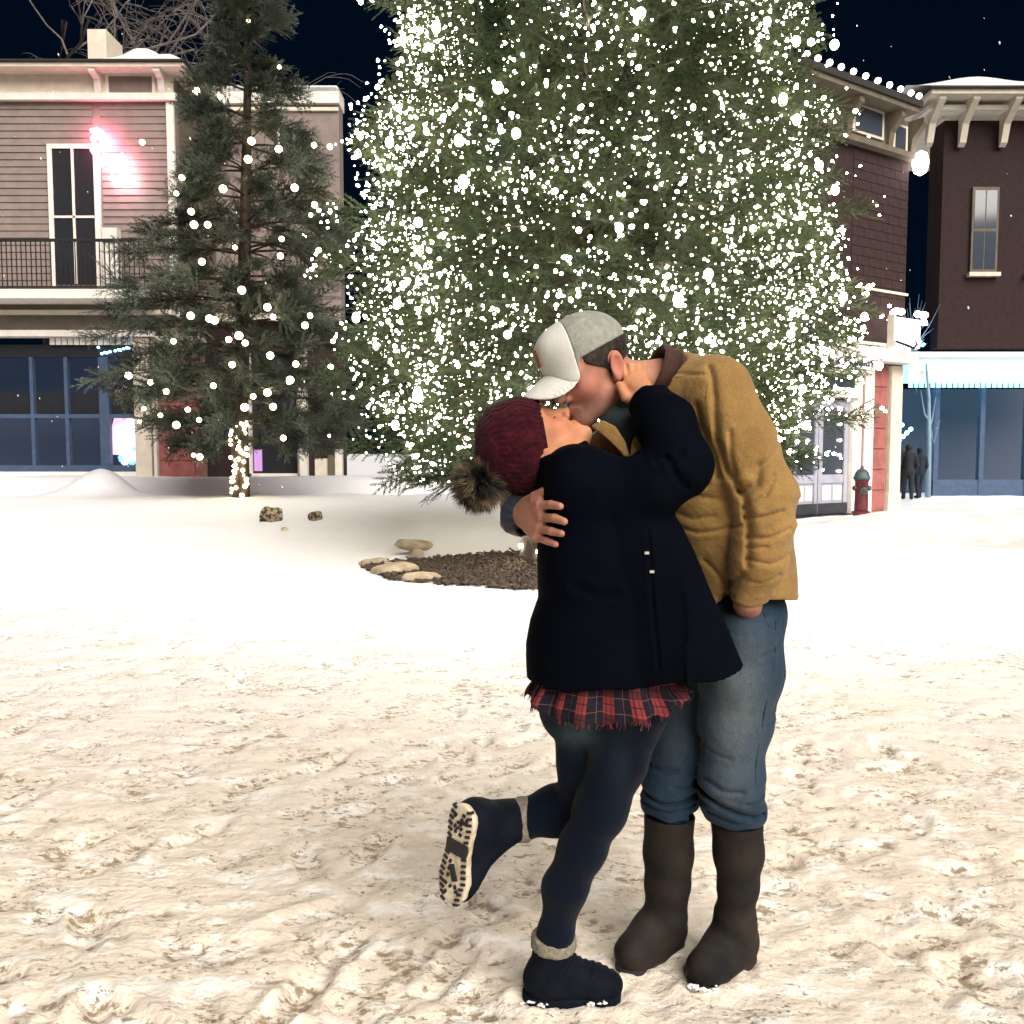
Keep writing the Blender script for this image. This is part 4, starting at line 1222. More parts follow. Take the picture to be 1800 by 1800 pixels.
# jeans ----------------------------------------------------------------------
J_CRE = [([(1228, 1386), (1262, 1404), (1300, 1420), (1340, 1430)], 0.010, 0.008), ([(1244, 1424), (1290, 1436), (1338, 1422)], 0.006, 0.006), ([(1236, 1360), (1258, 1372), (1290, 1372)], 0.005, 0.007), ([(1338, 1390), (1318, 1398), (1300, 1396)], 0.006, 0.006),
         ([(1128, 1398), (1160, 1410), (1198, 1404), (1226, 1392)], 0.010, 0.007), ([(1130, 1418), (1172, 1424), (1222, 1412)], 0.006, 0.005), ([(1134, 1345), (1162, 1354), (1186, 1348)], 0.006, 0.008), ([(1222, 1370), (1200, 1380), (1180, 1378)], 0.006, 0.006),
         ([(1352, 1110), (1335, 1126), (1310, 1134)], 0.003, 0.006), ([(1354, 1245), (1340, 1254), (1322, 1258)], 0.003, 0.006), ([(1232, 1300), (1248, 1312), (1270, 1316)], 0.003, 0.006)]
J_CRE = [([xz(a, b, 2.15 if a > 1227 else 2.22) for a, b in c], d_, w_) for c, d_, w_ in J_CRE]
def man_jeans(P):
    l = limb(P, m_leg_l, m_leg_l_r, 0.03); r = limb(P, m_leg_r, m_leg_r_r, 0.03)
    z = P[:, 2]
    bunch = sstep(0.66, 0.50, z)
    l = l - 0.005 * bunch * folds(P, (0.35, 0.1, 1), 11, 2.5, 51, 0.7) - 0.0018 * folds(P, (0.5, 0.2, 1), 9, 3, 52)
    r = r - 0.005 * bunch * folds(P, (-0.2, 0.1, 1), 12, 2.5, 53, 0.7) - 0.0018 * folds(P, (-0.3, 0.2, 1), 9, 3, 54)
    # cloth hangs over the boot tops
    l = smin(l, ell(P, W(1293, 1439, 2.195), (0.064, 0.062, 0.024)), 0.02)
    r = smin(r, ell(P, W(1177, 1434, 2.28), (0.0655, 0.065, 0.022)), 0.02)
    d = smin(l, r, 0.010)
    pk = ell(P, W(1306, 1108, 2.075), (0.062, 0.072, 0.066))
    d = smin(d, np.maximum(pk, P[:, 2] - W(1305, 1066, 2.01)[2]), 0.008 + 0.05 * sstep(W(1305, 1085, 2.03)[2], W(1305, 1130, 2.03)[2], P[:, 2]))
    nr = sstep(2.27, 2.22, P[:, 1] - 0.25 * np.maximum(0, 0.48 - P[:, 0]))
    for c, dep, wid in J_CRE:
        dd = polydist2(P[:, 0], P[:, 2], c)
        d = d + nr * dep * (np.exp(-(dd / (0.7 * wid)) ** 2) - 0.45 * np.exp(-((dd - 1.9 * wid) / (1.2 * wid)) ** 2))
    hip = rc(P, W(1318, 1075, 2.17), W(1240, 1075, 2.27), 0.085, 0.09)
    d = smin(d, hip, 0.03)
    hang = np.where(P[:, 0] > 0.455 + 0.06 * (P[:, 1] - 2.2), W(1293, 1452, 2.14)[2], W(1177, 1444, 2.21)[2]) + 0.003 * np.sin(P[:, 0] * 90)
    d = np.maximum(d, hang - z)
    d = np.minimum(d, np.minimum(rc(P, m_leg_l[-2], m_leg_l[-1], 0.052, 0.046), rc(P, m_leg_r[-2], m_leg_r[-1], 0.052, 0.050)))
    d = np.maximum(d, z - (W(1340, 1040, 2.15)[2]))
    dd = polydist2(P[:, 0], P[:, 2], [xz(1338, 1075, 2.1), xz(1310, 1078, 2.1), xz(1285, 1072, 2.1)])
    d = d + 0.006 * np.exp(-(dd / 0.005) ** 2)
    dd = polydist2(P[:, 0], P[:, 2], [xz(1372, 1085, 2.1), xz(1370, 1180, 2.1), xz(1350, 1260, 2.1)])
    return d + 0.002 * np.exp(-(dd / 0.003) ** 2)
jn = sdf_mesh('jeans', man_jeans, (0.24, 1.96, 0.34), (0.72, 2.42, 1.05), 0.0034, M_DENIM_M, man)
def fade_denim(o, spots):
    V = verts_of(o); f = np.zeros(len(V), np.float32)
    for (x0, z0), (rx_, rz_), k in spots:
        f = np.maximum(f, k * np.exp(-((V[:, 0] - x0) / rx_) ** 2 - ((V[:, 2] - z0) / rz_) ** 2))
    f = f * (0.75 + 0.5 * fbm(V * np.array([14, 14, 7.0]), 3, 5))
    paint(o, 'fade', np.repeat(np.clip(f, 0, 1)[:, None], 3, 1))
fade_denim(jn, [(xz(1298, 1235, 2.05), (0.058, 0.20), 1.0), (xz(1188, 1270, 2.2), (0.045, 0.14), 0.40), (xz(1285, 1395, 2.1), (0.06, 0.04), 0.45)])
def waist(P):
    q = P - W(1290, 1058, 2.2).astype(np.float32)
    e = np.sqrt((q[:, 0] / 0.118) ** 2 + (q[:, 1] / 0.125) ** 2)
    return smax((np.abs(e - 1) - 0.04) * 0.11, np.abs(q[:, 2] - 0.02 * q[:, 0]) - 0.018, 0.004)
sdf_mesh('waistband', waist, W(1290, 1058, 2.2) - 0.18, W(1290, 1058, 2.2) + 0.18, 0.004, M_DENIM_M, jn)
# boots ----------------------------------------------------------------------
def rubber_boot(P, shaft, srad, an, h, t):
    d = limb(P, shaft + [an], srad + [0.046], 0.03)
    d = smin(d, rc(P, an, h + [0, 0, 0.01], 0.047, 0.051), 0.03)
    mid = h * 0.5 + t * 0.5 + np.array([0, 0, 0.025])
    d = smin(d, rc(P, an - [0, 0, 0.03], mid, 0.045, 0.043), 0.03)
    d = smin(d, rc(P, h, t, 0.047, 0.041), 0.03)
    d = smin(d, rc(P, mid, t + (t - h) * 0.10, 0.041, 0.036), 0.025)
    wall = rc(P * np.array([1, 1, 0], np.float32), h * [1, 1, 0], t * [1, 1, 0], 0.045, 0.042)
    d = smin(d, smax(wall, np.abs(P[:, 2] - 0.030) - 0.020, 0.012), 0.02)
    ax = shaft[0] - an
    d = d - 0.0025 * folds(P, ax, 9, 3, 61) * sstep(0.30, 0.12, P[:, 2]) - 0.0012 * folds(P, ax, 6, 3, 63) + 0.002 * fbm(P * 8, 2, 9)
    d = np.maximum(d, 0.016 - P[:, 2])
    top = P[:, 2] - (shaft[0][2] - 0.003)
    d = np.maximum(d, top)
    hole = np.maximum(limb(P, shaft, [r - 0.006 for r in srad], 0.03), (shaft[0][2] - 0.05) - P[:, 2])
    return np.maximum(d, -hole)
def boot_sole(P, h, t):
    a = t - h; a = a / np.linalg.norm(a)
    d = rc(P * np.array([1, 1, 0], np.float32), (h - a * 0.008) * [1, 1, 0], (t + a * 0.006) * [1, 1, 0], 0.046, 0.044)
    side = np.cross([0, 0, 1.0], a)
    return smax(d - 0.001, np.abs(P[:, 2] - 0.006) - 0.013, 0.006)
shaft_l = [W(1295, 1441, 2.20), W(1298, 1500, 2.205), W(1298, 1556, 2.215)]; srl = [0.066, 0.058, 0.047]
shaft_r = [W(1177, 1430, 2.28), W(1174, 1500, 2.285), W(1173, 1552, 2.29)]; srr = [0.066, 0.060, 0.054]
for shaft, sr, an, h, t in ((shaft_l, srl, bl_an, bl_h, bl_t), (shaft_r, srr, br_an, br_h, br_t)):
    lo = np.array([min(h[0], t[0]) - 0.12, min(h[1], t[1]) - 0.12, 0.0]); hi_ = np.array([max(h[0], t[0]) + 0.12, max(h[1], t[1]) + 0.12, 0.47])
    bt = sdf_mesh('rubber_boot', lambda P: rubber_boot(P, shaft, sr, an, h, t), lo, hi_, 0.0034, M_BOOT_M, man)
    sdf_mesh('sole', lambda P: boot_sole(P, h, t), lo - [0, 0, 0.03], [hi_[0], hi_[1], 0.05], 0.0034, M_SOLE_RED, bt)

# ------------------------------------------------------------------ her
YW = 2.05
woman = empty('person', (0.15, 2.08, 0.0), 'person in black coat and maroon beanie kissing, one leg kicked up behind', 'person', 'couple kissing in the snow')
_f = np.array([0.36, -0.06, 0.93]); _f /= np.linalg.norm(_f)
_u = np.array([-0.93, 0, 0.36]); _u = _u - _f * (_u @ _f); _u /= np.linalg.norm(_u)
HW_R = np.stack([_f, np.cross(_u, _f), _u], 1)
HW_C = W(948, 789, 2.10)
w_neck = W(1000, 835, 2.06)
w_stand = [W(1100, 1250, 2.02), W(1086, 1340, 2.01), W(1056, 1420, 2.02), W(1024, 1490, 2.04), W(993, 1560, 2.06), W(977, 1640, 2.08), W(972, 1690, 2.09)]
w_stand_r = [0.098, 0.062, 0.058, 0.051, 0.0485, 0.039, 0.034]
w_kick = [W(1040, 1250, 2.12), W(1033, 1335, 2.10), W(1022, 1412, 2.14), W(975, 1425, 2.16), W(915, 1440, 2.15), W(885, 1442, 2.13)]
w_kick_r = [0.106, 0.070, 0.062, 0.057, 0.043, 0.036]
w_arm = [W(1065, 862, 1.95), W(1150, 853, 1.91), W(1198, 820, 1.91), W(1170, 748, 1.955), W(1142, 704, 2.012)]
w_arm_r = [0.070, 0.062, 0.062, 0.060, 0.047]
hand_w = dict(wrist=W(1135, 700, 2.035),
    f=[[W(1104, 672, 2.062), W(1094, 646, 2.085), W(1094, 624, 2.105)], [W(1112, 664, 2.064), W(1107, 636, 2.085), W(1110, 614, 2.108)],
       [W(1121, 660, 2.066), W(1120, 636, 2.085), W(1125, 616, 2.108)], [W(1130, 662, 2.066), W(1133, 642, 2.085), W(1139, 626, 2.105)]],
    t=[W(1120, 702, 2.045), W(1100, 698, 2.045), W(1088, 676, 2.055)])
def woman_body(P):
    d = head_sdf(P, HW_C, HW_R, 0.93, True)
    d = smin(d, rc(P, HW_C + HW_R @ np.array([-0.012, 0, -0.04]), w_neck, 0.048, 0.055), 0.03)
    d = smin(d, limb(P, [w_neck, W(1050, 900, 2.05), W(1070, 1020, 2.05), W(1075, 1190, 2.06)], [0.07, 0.10, 0.09, 0.11], 0.05), 0.04)
    d = smin(d, limb(P, w_arm + [hand_w['wrist']], [0.045, 0.04, 0.038, 0.034, 0.026, 0.022], 0.02), 0.03)
    d = smin(d, limb(P, [W(1040, 850, 2.17), W(1120, 840, 2.24), W(1170, 800, 2.25)], [0.05, 0.04, 0.03], 0.02), 0.03)
    d = smin(d, hand_sdf(P, hand_w, 0.86), 0.010)
    d = smin(d, limb(P, w_stand, [r * 0.8 for r in w_stand_r], 0.02), 0.03)
    d = smin(d, limb(P, w_kick, [r * 0.8 for r in w_kick_r], 0.02), 0.03)
    d = smin(d, limb(P, [w_stand[-1], np.array([0.09, 2.10, 0.06]), np.array([0.19, 2.10, 0.045])], [0.033, 0.033, 0.025], 0.02), 0.02)
    d = smin(d, limb(P, [w_kick[-1], KH, KT], [0.034, 0.030, 0.022], 0.02), 0.02)
    return d
# frame of the raised foot
k_n = np.array([-0.62, -0.78, 0.06]); k_n /= np.linalg.norm(k_n)       # the way its sole faces
k_t = np.array([-0.16, 0.02, -0.98]); k_t = k_t - k_n * (k_t @ k_n); k_t /= np.linalg.norm(k_t)
k_s = np.cross(k_n, k_t)
K0 = W(803, 1501, 2.03)                                                    # middle of its sole
KH = K0 - k_t * 0.075 - k_n * 0.05; KT = K0 + k_t * 0.085 - k_n * 0.04
wb_ = sdf_mesh('body', woman_body, (-0.20, 1.80, 0.0), (0.50, 2.36, 1.56), 0.0031, M_SKIN_W, woman)
face_tint(wb_, HW_C, HW_R, 0.93, False, (0.05, 0.38, 0.26))
strip([(0.080, -0.020, -0.004), (0.0835, -0.030, -0.006), (0.078, -0.041, -0.003)], [0.001, 0.0018, 0.001], 'eyelash', M_LASH, woman, HW_C, HW_R)
strip([(0.090, -0.013, 0.026), (0.087, -0.025, 0.029), (0.078, -0.039, 0.026)], [0.002, 0.003, 0.0015], 'eyebrow', M_HAIR, woman, HW_C, HW_R)
# beanie ---------------------------------------------------------------------
b_ax = np.array([-0.90, -0.02, -0.34]); b_ax /= np.linalg.norm(b_ax)
b_c = W(918, 782, 2.095)
b_v = np.cross(b_ax, [0, 1.0, 0]); b_v /= np.linalg.norm(b_v)
def beanie(P):
    q = P - b_c.astype(np.float32)
    s = q @ b_ax.astype(np.float32)
    Rb = np.stack([b_ax, np.cross(b_v, b_ax), b_v], 1)
    d = ell(P, b_c + b_ax * 0.010, (0.098, 0.094, 0.112), Rb)
    d = smin(d, rc(P, W(893, 787, 2.095), W(862, 822, 2.085), 0.080, 0.034), 0.04)
    d = smin(d, rc(P, W(925, 745, 2.095), W(940, 838, 2.10), 0.060, 0.045), 0.03)
    rim = W(956, 755, 2.1); rn = np.array([0.985, 0.0, 0.17]); rn /= np.linalg.norm(rn)
    ang = np.arctan2(q @ b_v.astype(np.float32), q[:, 1])
    d = d - 0.0010 * np.sin(ang * 40 + 2.5 * np.sin(s / 0.012)) * sstep(0.10, 0.05, s) + 0.003 * fbm(P * 25, 2, 8)
    d = np.maximum(d, (P - rim.astype(np.float32)) @ rn.astype(np.float32))
    return np.maximum(d, -np.maximum(head_sdf(P, HW_C, HW_R, 0.93, True) - 0.002, -1))
bn = sdf_mesh('beanie', beanie, b_c - 0.19, b_c + 0.17, 0.0026, M_BEANIE, woman)
def pompom():
    r = np.random.default_rng(2)
    c = W(841, 849, 2.07); n = 9000
    d = r.normal(size=(n, 3)); d /= np.linalg.norm(d, axis=1, keepdims=True)
    cl = d + 0.30 * np.stack([vnoise(d * 4 + 3, 1), vnoise(d * 4 + 9, 2), vnoise(d * 4 + 15, 3)], -1)
    cl /= np.linalg.norm(cl, axis=1, keepdims=True)
    a = c + d * 0.012
    L = 0.056 * r.uniform(0.75, 1.2, n)
    tip = a + cl * L[:, None] + np.array([0, 0, -0.006])
    mid = a + d * (L * 0.55)[:, None]
    w = np.cross(cl, r.normal(size=(n, 3))); w /= np.linalg.norm(w, axis=1, keepdims=True)
    V = np.stack([a - w * 0.0012, a + w * 0.0012, mid + w * 0.0010, mid - w * 0.0010, tip], 1).reshape(-1, 3)
    i = np.arange(n)[:, None] * 5
    T = np.concatenate([i + [0, 1, 2], i + [0, 2, 3], i + [3, 2, 4]])
    mesh_np('pom_pom', V, T, M_FUR, bn)
pompom()
# coat -----------------------------------------------------------------------
coat_t = Tower([(770, 985, 1075, 2.05, 0.06), (800, 966, 1072, 2.05, 0.11), (830, 955, 1110, 2.05, 0.140), (860, 951, 1160, 2.045, 0.150), (885, 949, 1168, 2.04, 0.152), (920, 945, 1188, 2.035, 0.150),
                (960, 944, 1208, 2.03, 0.148), (1050, 949, 1248, 2.03, 0.150), (1090, 935, 1265, 2.03, 0.155), (1130, 928, 1280, 2.03, 0.16), (1160, 928, 1292, 2.03, 0.162), (1230, 930, 1304, 2.03, 0.165)], 2.03)
_ch = [xz(a, b, 2.0) for a, b in ((900, 1201), (930, 1200), (985, 1197), (1040, 1192), (1110, 1182), (1190, 1171), (1245, 1163), (1292, 1157), (1330, 1154))]
CHX, CHZ = np.array([p[0] for p in _ch]), np.array([p[1] for p in _ch])
C_CRE = [([(1150, 812), (1168, 806), (1192, 796)], 0.005, 0.007), ([(1200, 856), (1182, 838), (1166, 806)], 0.005, 0.007), ([(1010, 1030), (1050, 1048), (1085, 1046)], 0.003, 0.010), ([(1135, 930), (1142, 1040), (1152, 1165)], 0.004, 0.004)]
C_CRE = [([xz(*p, 1.9) for p in c], a, b) for c, a, b in C_CRE]
def coat_base(P):
    d = coat_t(P, 0, 0.42)
    z = P[:, 2]
    d = smax(d, z - W(1000, 790, 2.0)[2], 0.05)
    d = smin(d, rc(P, W(1015, 845, 1.96), W(1015, 845, 2.14), 0.072, 0.072), 0.05)
    arm = limb(P, w_arm, w_arm_r, 0.025) - 0.004 * folds(P, w_arm[3] - w_arm[1], 18, 5, 71)
    d = smin(d, arm, 0.03)
    d = smin(d, limb(P, [W(1040, 850, 2.17), W(1120, 840, 2.25), W(1180, 800, 2.27)], [0.065, 0.06, 0.05], 0.02), 0.03)
    d = d - 0.005 * folds(P, (1, 0.3, 0.2), 6.5, 1.3, 74, 0.9) * sstep(1.22, 1.0, z) + 0.003 * fbm(P * 7, 2, 75)
    near = sstep(2.06, 2.0, P[:, 1])
    for c, dep, wid in C_CRE:
        dd = polydist2(P[:, 0], P[:, 2], c)
        d = d + near * dep * (np.exp(-(dd / wid) ** 2) - 0.45 * np.exp(-((dd - 2 * wid) / (1.1 * wid)) ** 2))
    return d
def coat(P):
    d0 = coat_base(P)
    zh = np.interp(P[:, 0], CHX, CHZ) + 0.004 * np.sin(P[:, 0] * 40)
    d = np.maximum(d0, zh - P[:, 2])
    d = np.maximum(d, -np.maximum(d0 + 0.007, P[:, 2] - zh - 0.10))
    d = np.maximum(d, -rc(P, HW_C + HW_R @ np.array([0.0, 0, -0.06]), HW_C + HW_R @ np.array([0.05, 0, 0.05]), 0.066, 0.09))
    b, a = w_arm[4], w_arm[3]
    ax = (b - a) / np.linalg.norm(b - a)
    s = (P - b.astype(np.float32)) @ ax.astype(np.float32)
    d = np.maximum(d, np.where(sph(P, b, 0.09) < 0, s - 0.006, -1))
    return d
ct = sdf_mesh('coat', coat, (0.0, 1.80, 0.76), (0.56, 2.36, 1.50), 0.0040, M_COAT, woman)
cc = W(985, 806, 2.07); cax = np.array([-0.35, 0, 0.93])
def coat_collar(P):
    q = P - cc.astype(np.float32); s = q @ cax.astype(np.float32)
    r = np.sqrt(np.maximum(1e-9, (q ** 2).sum(1) - s * s))
    d = smax(np.abs(r - 0.066 - 0.25 * np.maximum(0, -s)) - 0.008, np.abs(s + 0.008) - 0.028, 0.010)
    return d - 0.002 * fbm(P * 20, 2, 4)
sdf_mesh('collar', coat_collar, cc - 0.14, cc + 0.14, 0.0034, M_COAT, ct)
# two small zip pulls catch the light
for px, py in ((1137, 972), (1146, 1005)):
    p = W(px, py, 1.9)
    t0 = np.linspace(1.80, 2.0, 200)
    q = np.array([W(px, py, t) for t in t0], np.float32)
    y = t0[np.argmax(coat_base(q) < 0.0)]
    p = W(px, py, y - 0.004)
    MB().abox(p[0] - 0.0055, p[0] + 0.0055, p[1] - 0.002, p[1] + 0.002, p[2] - 0.0035, p[2] + 0.0035).build('zip_pull', M_METAL, ct, bevel=0.001)
# plaid shirt tail ---------------------------------------------------------
def plaid():
    m, nt, b = new_mat('red_plaid')
    L = nt.links.new; N = nt.nodes.new
    at = N('ShaderNodeAttribute'); at.attribute_name = 'weave'
    sp = N('ShaderNodeSeparateXYZ'); L(at.outputs['Vector'], sp.inputs[0])
    def band(src, period, off, w0, w1):
        a = N('ShaderNodeMath'); a.operation = 'MULTIPLY_ADD'; L(src, a.inputs[0]); a.inputs[1].default_value = 1 / period; a.inputs[2].default_value = off
        f = N('ShaderNodeMath'); f.operation = 'FRACT'; L(a.outputs[0], f.inputs[0])
        c = N('ShaderNodeMath'); c.operation = 'COMPARE'; L(f.outputs[0], c.inputs[0]); c.inputs[1].default_value = (w0 + w1) / 2; c.inputs[2].default_value = (w1 - w0) / 2
        return c.outputs[0]
    def mixc(f, a, bb, fac=1.0):
        q = N('ShaderNodeMix'); q.data_type = 'RGBA'
        mm = N('ShaderNodeMath'); mm.operation = 'MULTIPLY'; L(f, mm.inputs[0]); mm.inputs[1].default_value = fac; L(mm.outputs[0], q.inputs[0])
        for k, c in ((6, a), (7, bb)):
            if isinstance(c, tuple): q.inputs[k].default_value = (*c, 1)
            else: L(c, q.inputs[k])
        return q.outputs[2]
    P_ = 0.060
    c = mixc(band(sp.outputs['X'], P_, 0.0, 0.0, 0.42), (0.008, 0.007, 0.012), (0.17, 0.026, 0.028))
    c = mixc(band(sp.outputs['Y'], P_, 0.25, 0.0, 0.45), c, (0.008, 0.006, 0.010), 0.6)
    c = mixc(band(sp.outputs['X'], P_, 0.0, 0.10, 0.13), c, (0.012, 0.01, 0.015), 0.9)
    c = mixc(band(sp.outputs['X'], P_, 0.0, 0.28, 0.31), c, (0.012, 0.01, 0.015), 0.9)
    c = mixc(band(sp.outputs['Y'], P_ / 2, 0.2, 0.0, 0.09), c, (0.012, 0.01, 0.015), 0.8)
    c = mixc(band(sp.outputs['X'], P_, 0.0, 0.74, 0.76), c, (0.20, 0.10, 0.09), 0.5)
    c = mixc(band(sp.outputs['Y'], P_ / 2, 0.1, 0.45, 0.50), c, (0.25, 0.08, 0.07), 0.4)
    L(c, b.inputs['Base Color']); b.inputs['Roughness'].default_value = 0.9; b.inputs['Specular IOR Level'].default_value = 0.15
    return m
def shirt_tail():
    rows = 26; cols = 260
    u = np.linspace(0, 2 * math.pi, cols, endpoint=False)
    top, V, UV = W(1060, 1150, 2.0)[2], [], []
    low = [(-0.2, 1222), (0.00, 1240), (0.04, 1246), (0.12, 1259), (0.20, 1257), (0.27, 1250), (0.33, 1238), (0.37, 1215), (0.6, 1200)]
    r = np.random.default_rng(4)
    jag = r.normal(size=cols) * 0.0022
    a0, b0 = W(931, 1200, 2.03)[0], W(1197, 1200, 2.03)[0]
    cx, rx = (a0 + b0) / 2, (b0 - a0) / 2
    for i in range(rows):
        t = i / (rows - 1)
        ruf = 0.010 * t * (np.sin(u * 9 + 0.7) + 0.6 * np.sin(u * 17 + 2.1 + t))
        gr = -0.022 + 0.024 * sstep(0.45, 1.0, t)
        x = cx + (rx + gr + ruf) * np.cos(u); y = 2.03 - 0.42 * np.maximum(0, x - cx) + (0.158 + gr + ruf) * np.sin(u)
        pyl = np.interp(x, [p[0] for p in low], [p[1] for p in low])
        bz = np.array([W(1000, p, 1.95)[2] for p in pyl]) + jag * 1.0 + 0.004 * np.sin(u * 23)
        z = top * (1 - t) + bz * t
        V.append(np.stack([x, y, z], -1)); UV.append(np.stack([u * 0.17, top - z, 0 * u], -1))
    V = np.concatenate(V); UV = np.concatenate(UV)
    i, j = np.meshgrid(np.arange(rows - 1), np.arange(cols), indexing='ij')
    j2 = (j + 1) % cols
    Q = np.stack([i * cols + j, i * cols + j2, (i + 1) * cols + j2, (i + 1) * cols + j], -1).reshape(-1, 4)
    # loose threads along the hem
    bot = V[-cols:]; TV = []; TF = []; TU = []
    for k in range(220):
        q = bot[r.integers(0, cols)]; l = r.uniform(0.004, 0.014)
        d = np.array([r.normal() * 0.4, r.normal() * 0.3, -1.0]); d /= np.linalg.norm(d)
        b = len(V) + len(TV)
        TV += [q + [-0.0008, 0, 0.002], q + [0.0008, 0, 0.002], q + d * l + [0.0005, 0, 0], q + d * l - [0.0005, 0, 0]]
        TU += [(r.random() * 0.07, r.random() * 0.07, 0)] * 4; TF.append([b, b + 1, b + 2, b + 3])
    o = mesh_np('plaid_shirt', np.concatenate([V, TV]), np.concatenate([Q, TF]), plaid(), woman, smooth=True)
    at = o.data.attributes.new('weave', 'FLOAT_VECTOR', 'POINT')
    at.data.foreach_set('vector', np.concatenate([UV, np.array(TU)]).astype(np.float32).ravel())
shirt_tail()
# jeans ----------------------------------------------------------------------
def woman_jeans(P):
    s = limb(P, w_stand, w_stand_r, 0.03) - 0.0012 * folds(P, (0.5, 0.2, 1), 15, 5, 81) - 0.0014 * folds(P, (0.35, 0, 1), 30, 9, 82) * sstep(0.16, 0.05, np.abs(P[:, 2] - 0.37))
    k = limb(P[:], w_kick[:3], w_kick_r[:3], 0.03)
    k = smin(k, limb(P, w_kick[2:], w_kick_r[2:], 0.03), 0.015) - 0.003 * folds(P, (1, 0, 0.3), 16, 4, 83)
    d = smin(s, k, 0.012)
    d = smin(d, rc(P, W(1050, 1195, 2.05), W(1085, 1195, 2.05), 0.135, 0.135), 0.03)
    d = smin(d, ell(P, W(1010, 1245, 2.07), (0.085, 0.10, 0.085)), 0.03)
    d = np.maximum(d, P[:, 2] - W(1050, 1160, 2.03)[2])
    # back pocket flap edge
    dd = polydist2(P[:, 0], P[:, 2], [xz(985, 1262, 1.98), xz(1010, 1280, 1.98), xz(1040, 1282, 1.98)])
    return d + 0.003 * np.exp(-(dd / 0.004) ** 2)
wj = sdf_mesh('jeans', woman_jeans, (-0.06, 1.84, 0.09), (0.40, 2.30, 0.86), 0.0036, M_DENIM_W, woman)
fade_denim(wj, [(xz(1010, 1290, 1.95), (0.055, 0.06), 1.0), (xz(1085, 1300, 1.95), (0.03, 0.12), 0.25)])
# ankle boots ------------------------------------------------------------------
sh, stt = np.array([0.076, 2.10, 0.048]), np.array([0.205, 2.098, 0.041])
def boot_stand(P):
    d = rc(P, W(973, 1662, 2.09), W(966, 1712, 2.10), 0.048, 0.052)
    d = smin(d, rc(P, sh, stt, 0.046, 0.040), 0.03)
    d = smin(d, rc(P, W(984, 1700, 2.10), stt + [-0.01, 0, 0.006], 0.040, 0.034), 0.025)
    d = smin(d, rc(P, stt, stt + [0.035, 0, -0.004], 0.038, 0.034), 0.02)
    d = d + 0.0015 * fbm(P * 30, 2, 5)
    # laces pressed across the instep
    ax = np.array([0.78, 0, -0.62]); s = P @ ax.astype(np.float32)
    lace = sstep(0.11, 0.13, P[:, 2]) * 0 + sstep(0.055, 0.075, P[:, 2]) * sstep(0.155, 0.13, P[:, 2]) * sstep(0.085, 0.11, P[:, 0])
    d = d - 0.0035 * lace * np.maximum(0, np.sin(s * 380)) ** 2
    d = np.maximum(d, 0.018 - P[:, 2])
    return np.maximum(d, P[:, 2] - W(973, 1660, 2.09)[2])
b1 = sdf_mesh('ankle_boot', boot_stand, (0.0, 2.0, 0.0), (0.32, 2.2, 0.24), 0.003, M_BOOT_W, woman)
def sole_stand(P):
    d = rc(P * np.array([1, 1, 0], np.float32), (0.072, 2.10, 0), (0.226, 2.098, 0), 0.047, 0.044)
    return smax(d, np.abs(P[:, 2] - 0.010) - 0.014, 0.005) + 0.003 * (np.sin(P[:, 0] * 420) > 0.2) * sstep(0.012, 0.004, P[:, 2])
sdf_mesh('sole', sole_stand, (0.0, 2.0, -0.03), (0.32, 2.2, 0.05), 0.003, M_BOOT_W, b1)
def fleece_cuff(name, c, ax, R, hgt, parent):
    ax = np.asarray(ax, float); ax /= np.linalg.norm(ax)
    def f(P):
        q = P - c.astype(np.float32); s = q @ ax.astype(np.float32)
        r = np.sqrt(np.maximum(1e-9, (q ** 2).sum(1) - s * s))
        return smax(np.abs(r - R) - 0.009, np.abs(s) - hgt, 0.010) - 0.0014 * fbm(P * 120, 2, 6)
    return sdf_mesh(name, f, c - R - 0.04, c + R + 0.04, 0.0024, M_FLEECE, parent)
fleece_cuff('fleece_cuff', W(973, 1654, 2.09), (0.05, 0.0, 1), 0.0465, 0.019, b1)
def kl(P):
    q = P - K0.astype(np.float32)
    return np.stack([q @ k_t.astype(np.float32), q @ k_s.astype(np.float32), -(q @ k_n.astype(np.float32))], -1)   # toe, side, up from the sole
w_ank = W(903, 1440, 2.145)
def boot_kick(P):
    q = kl(P)
    d = rc(q, (-0.072, 0, 0.050), (0.075, 0, 0.040), 0.046, 0.040)
    d = smin(d, rc(q, (0.06, 0, 0.038), (0.098, 0, 0.034), 0.040, 0.032), 0.02)
    a = kl(w_ank[None].astype(np.float32))[0]
    d = smin(d, rc(q, a, (-0.060, 0, 0.060), 0.050, 0.052), 0.03)
    d = smin(d, rc(q, a * [1, 1, 0.85] + [0.01, 0, 0], (0.05, 0, 0.045), 0.042, 0.036), 0.03)
    d = np.maximum(d, 0.010 - q[:, 2])
    ax = w_ank - (KH + k_n * 0.0); ax /= np.linalg.norm(ax)
    s = (P - w_ank.astype(np.float32)) @ ax.astype(np.float32)
    d = np.maximum(d, s - 0.004)
    return d + 0.0015 * fbm(P * 30, 2, 5)
b2 = sdf_mesh('ankle_boot', boot_kick, K0 - 0.17, K0 + 0.22, 0.003, M_BOOT_W, woman)
def sole_kick(P):
    q = kl(P)
    w = np.interp(q[:, 0], [-0.125, -0.075, -0.015, 0.06, 0.128], [0.038, 0.041, 0.033, 0.047, 0.036])
    p2 = q * np.array([1, 1, 0], np.float32)
    d = rc(p2, (-0.084, 0, 0), (0.088, 0, 0), 0.0, 0.0) - w
    waist = sstep(0.018, 0.006, np.abs(q[:, 0] + 0.018))
    return smax(d, np.abs(q[:, 2] - 0.006 - 0.004 * waist) - 0.009, 0.004) - 0.0012 * fbm(P * 60, 2, 3)
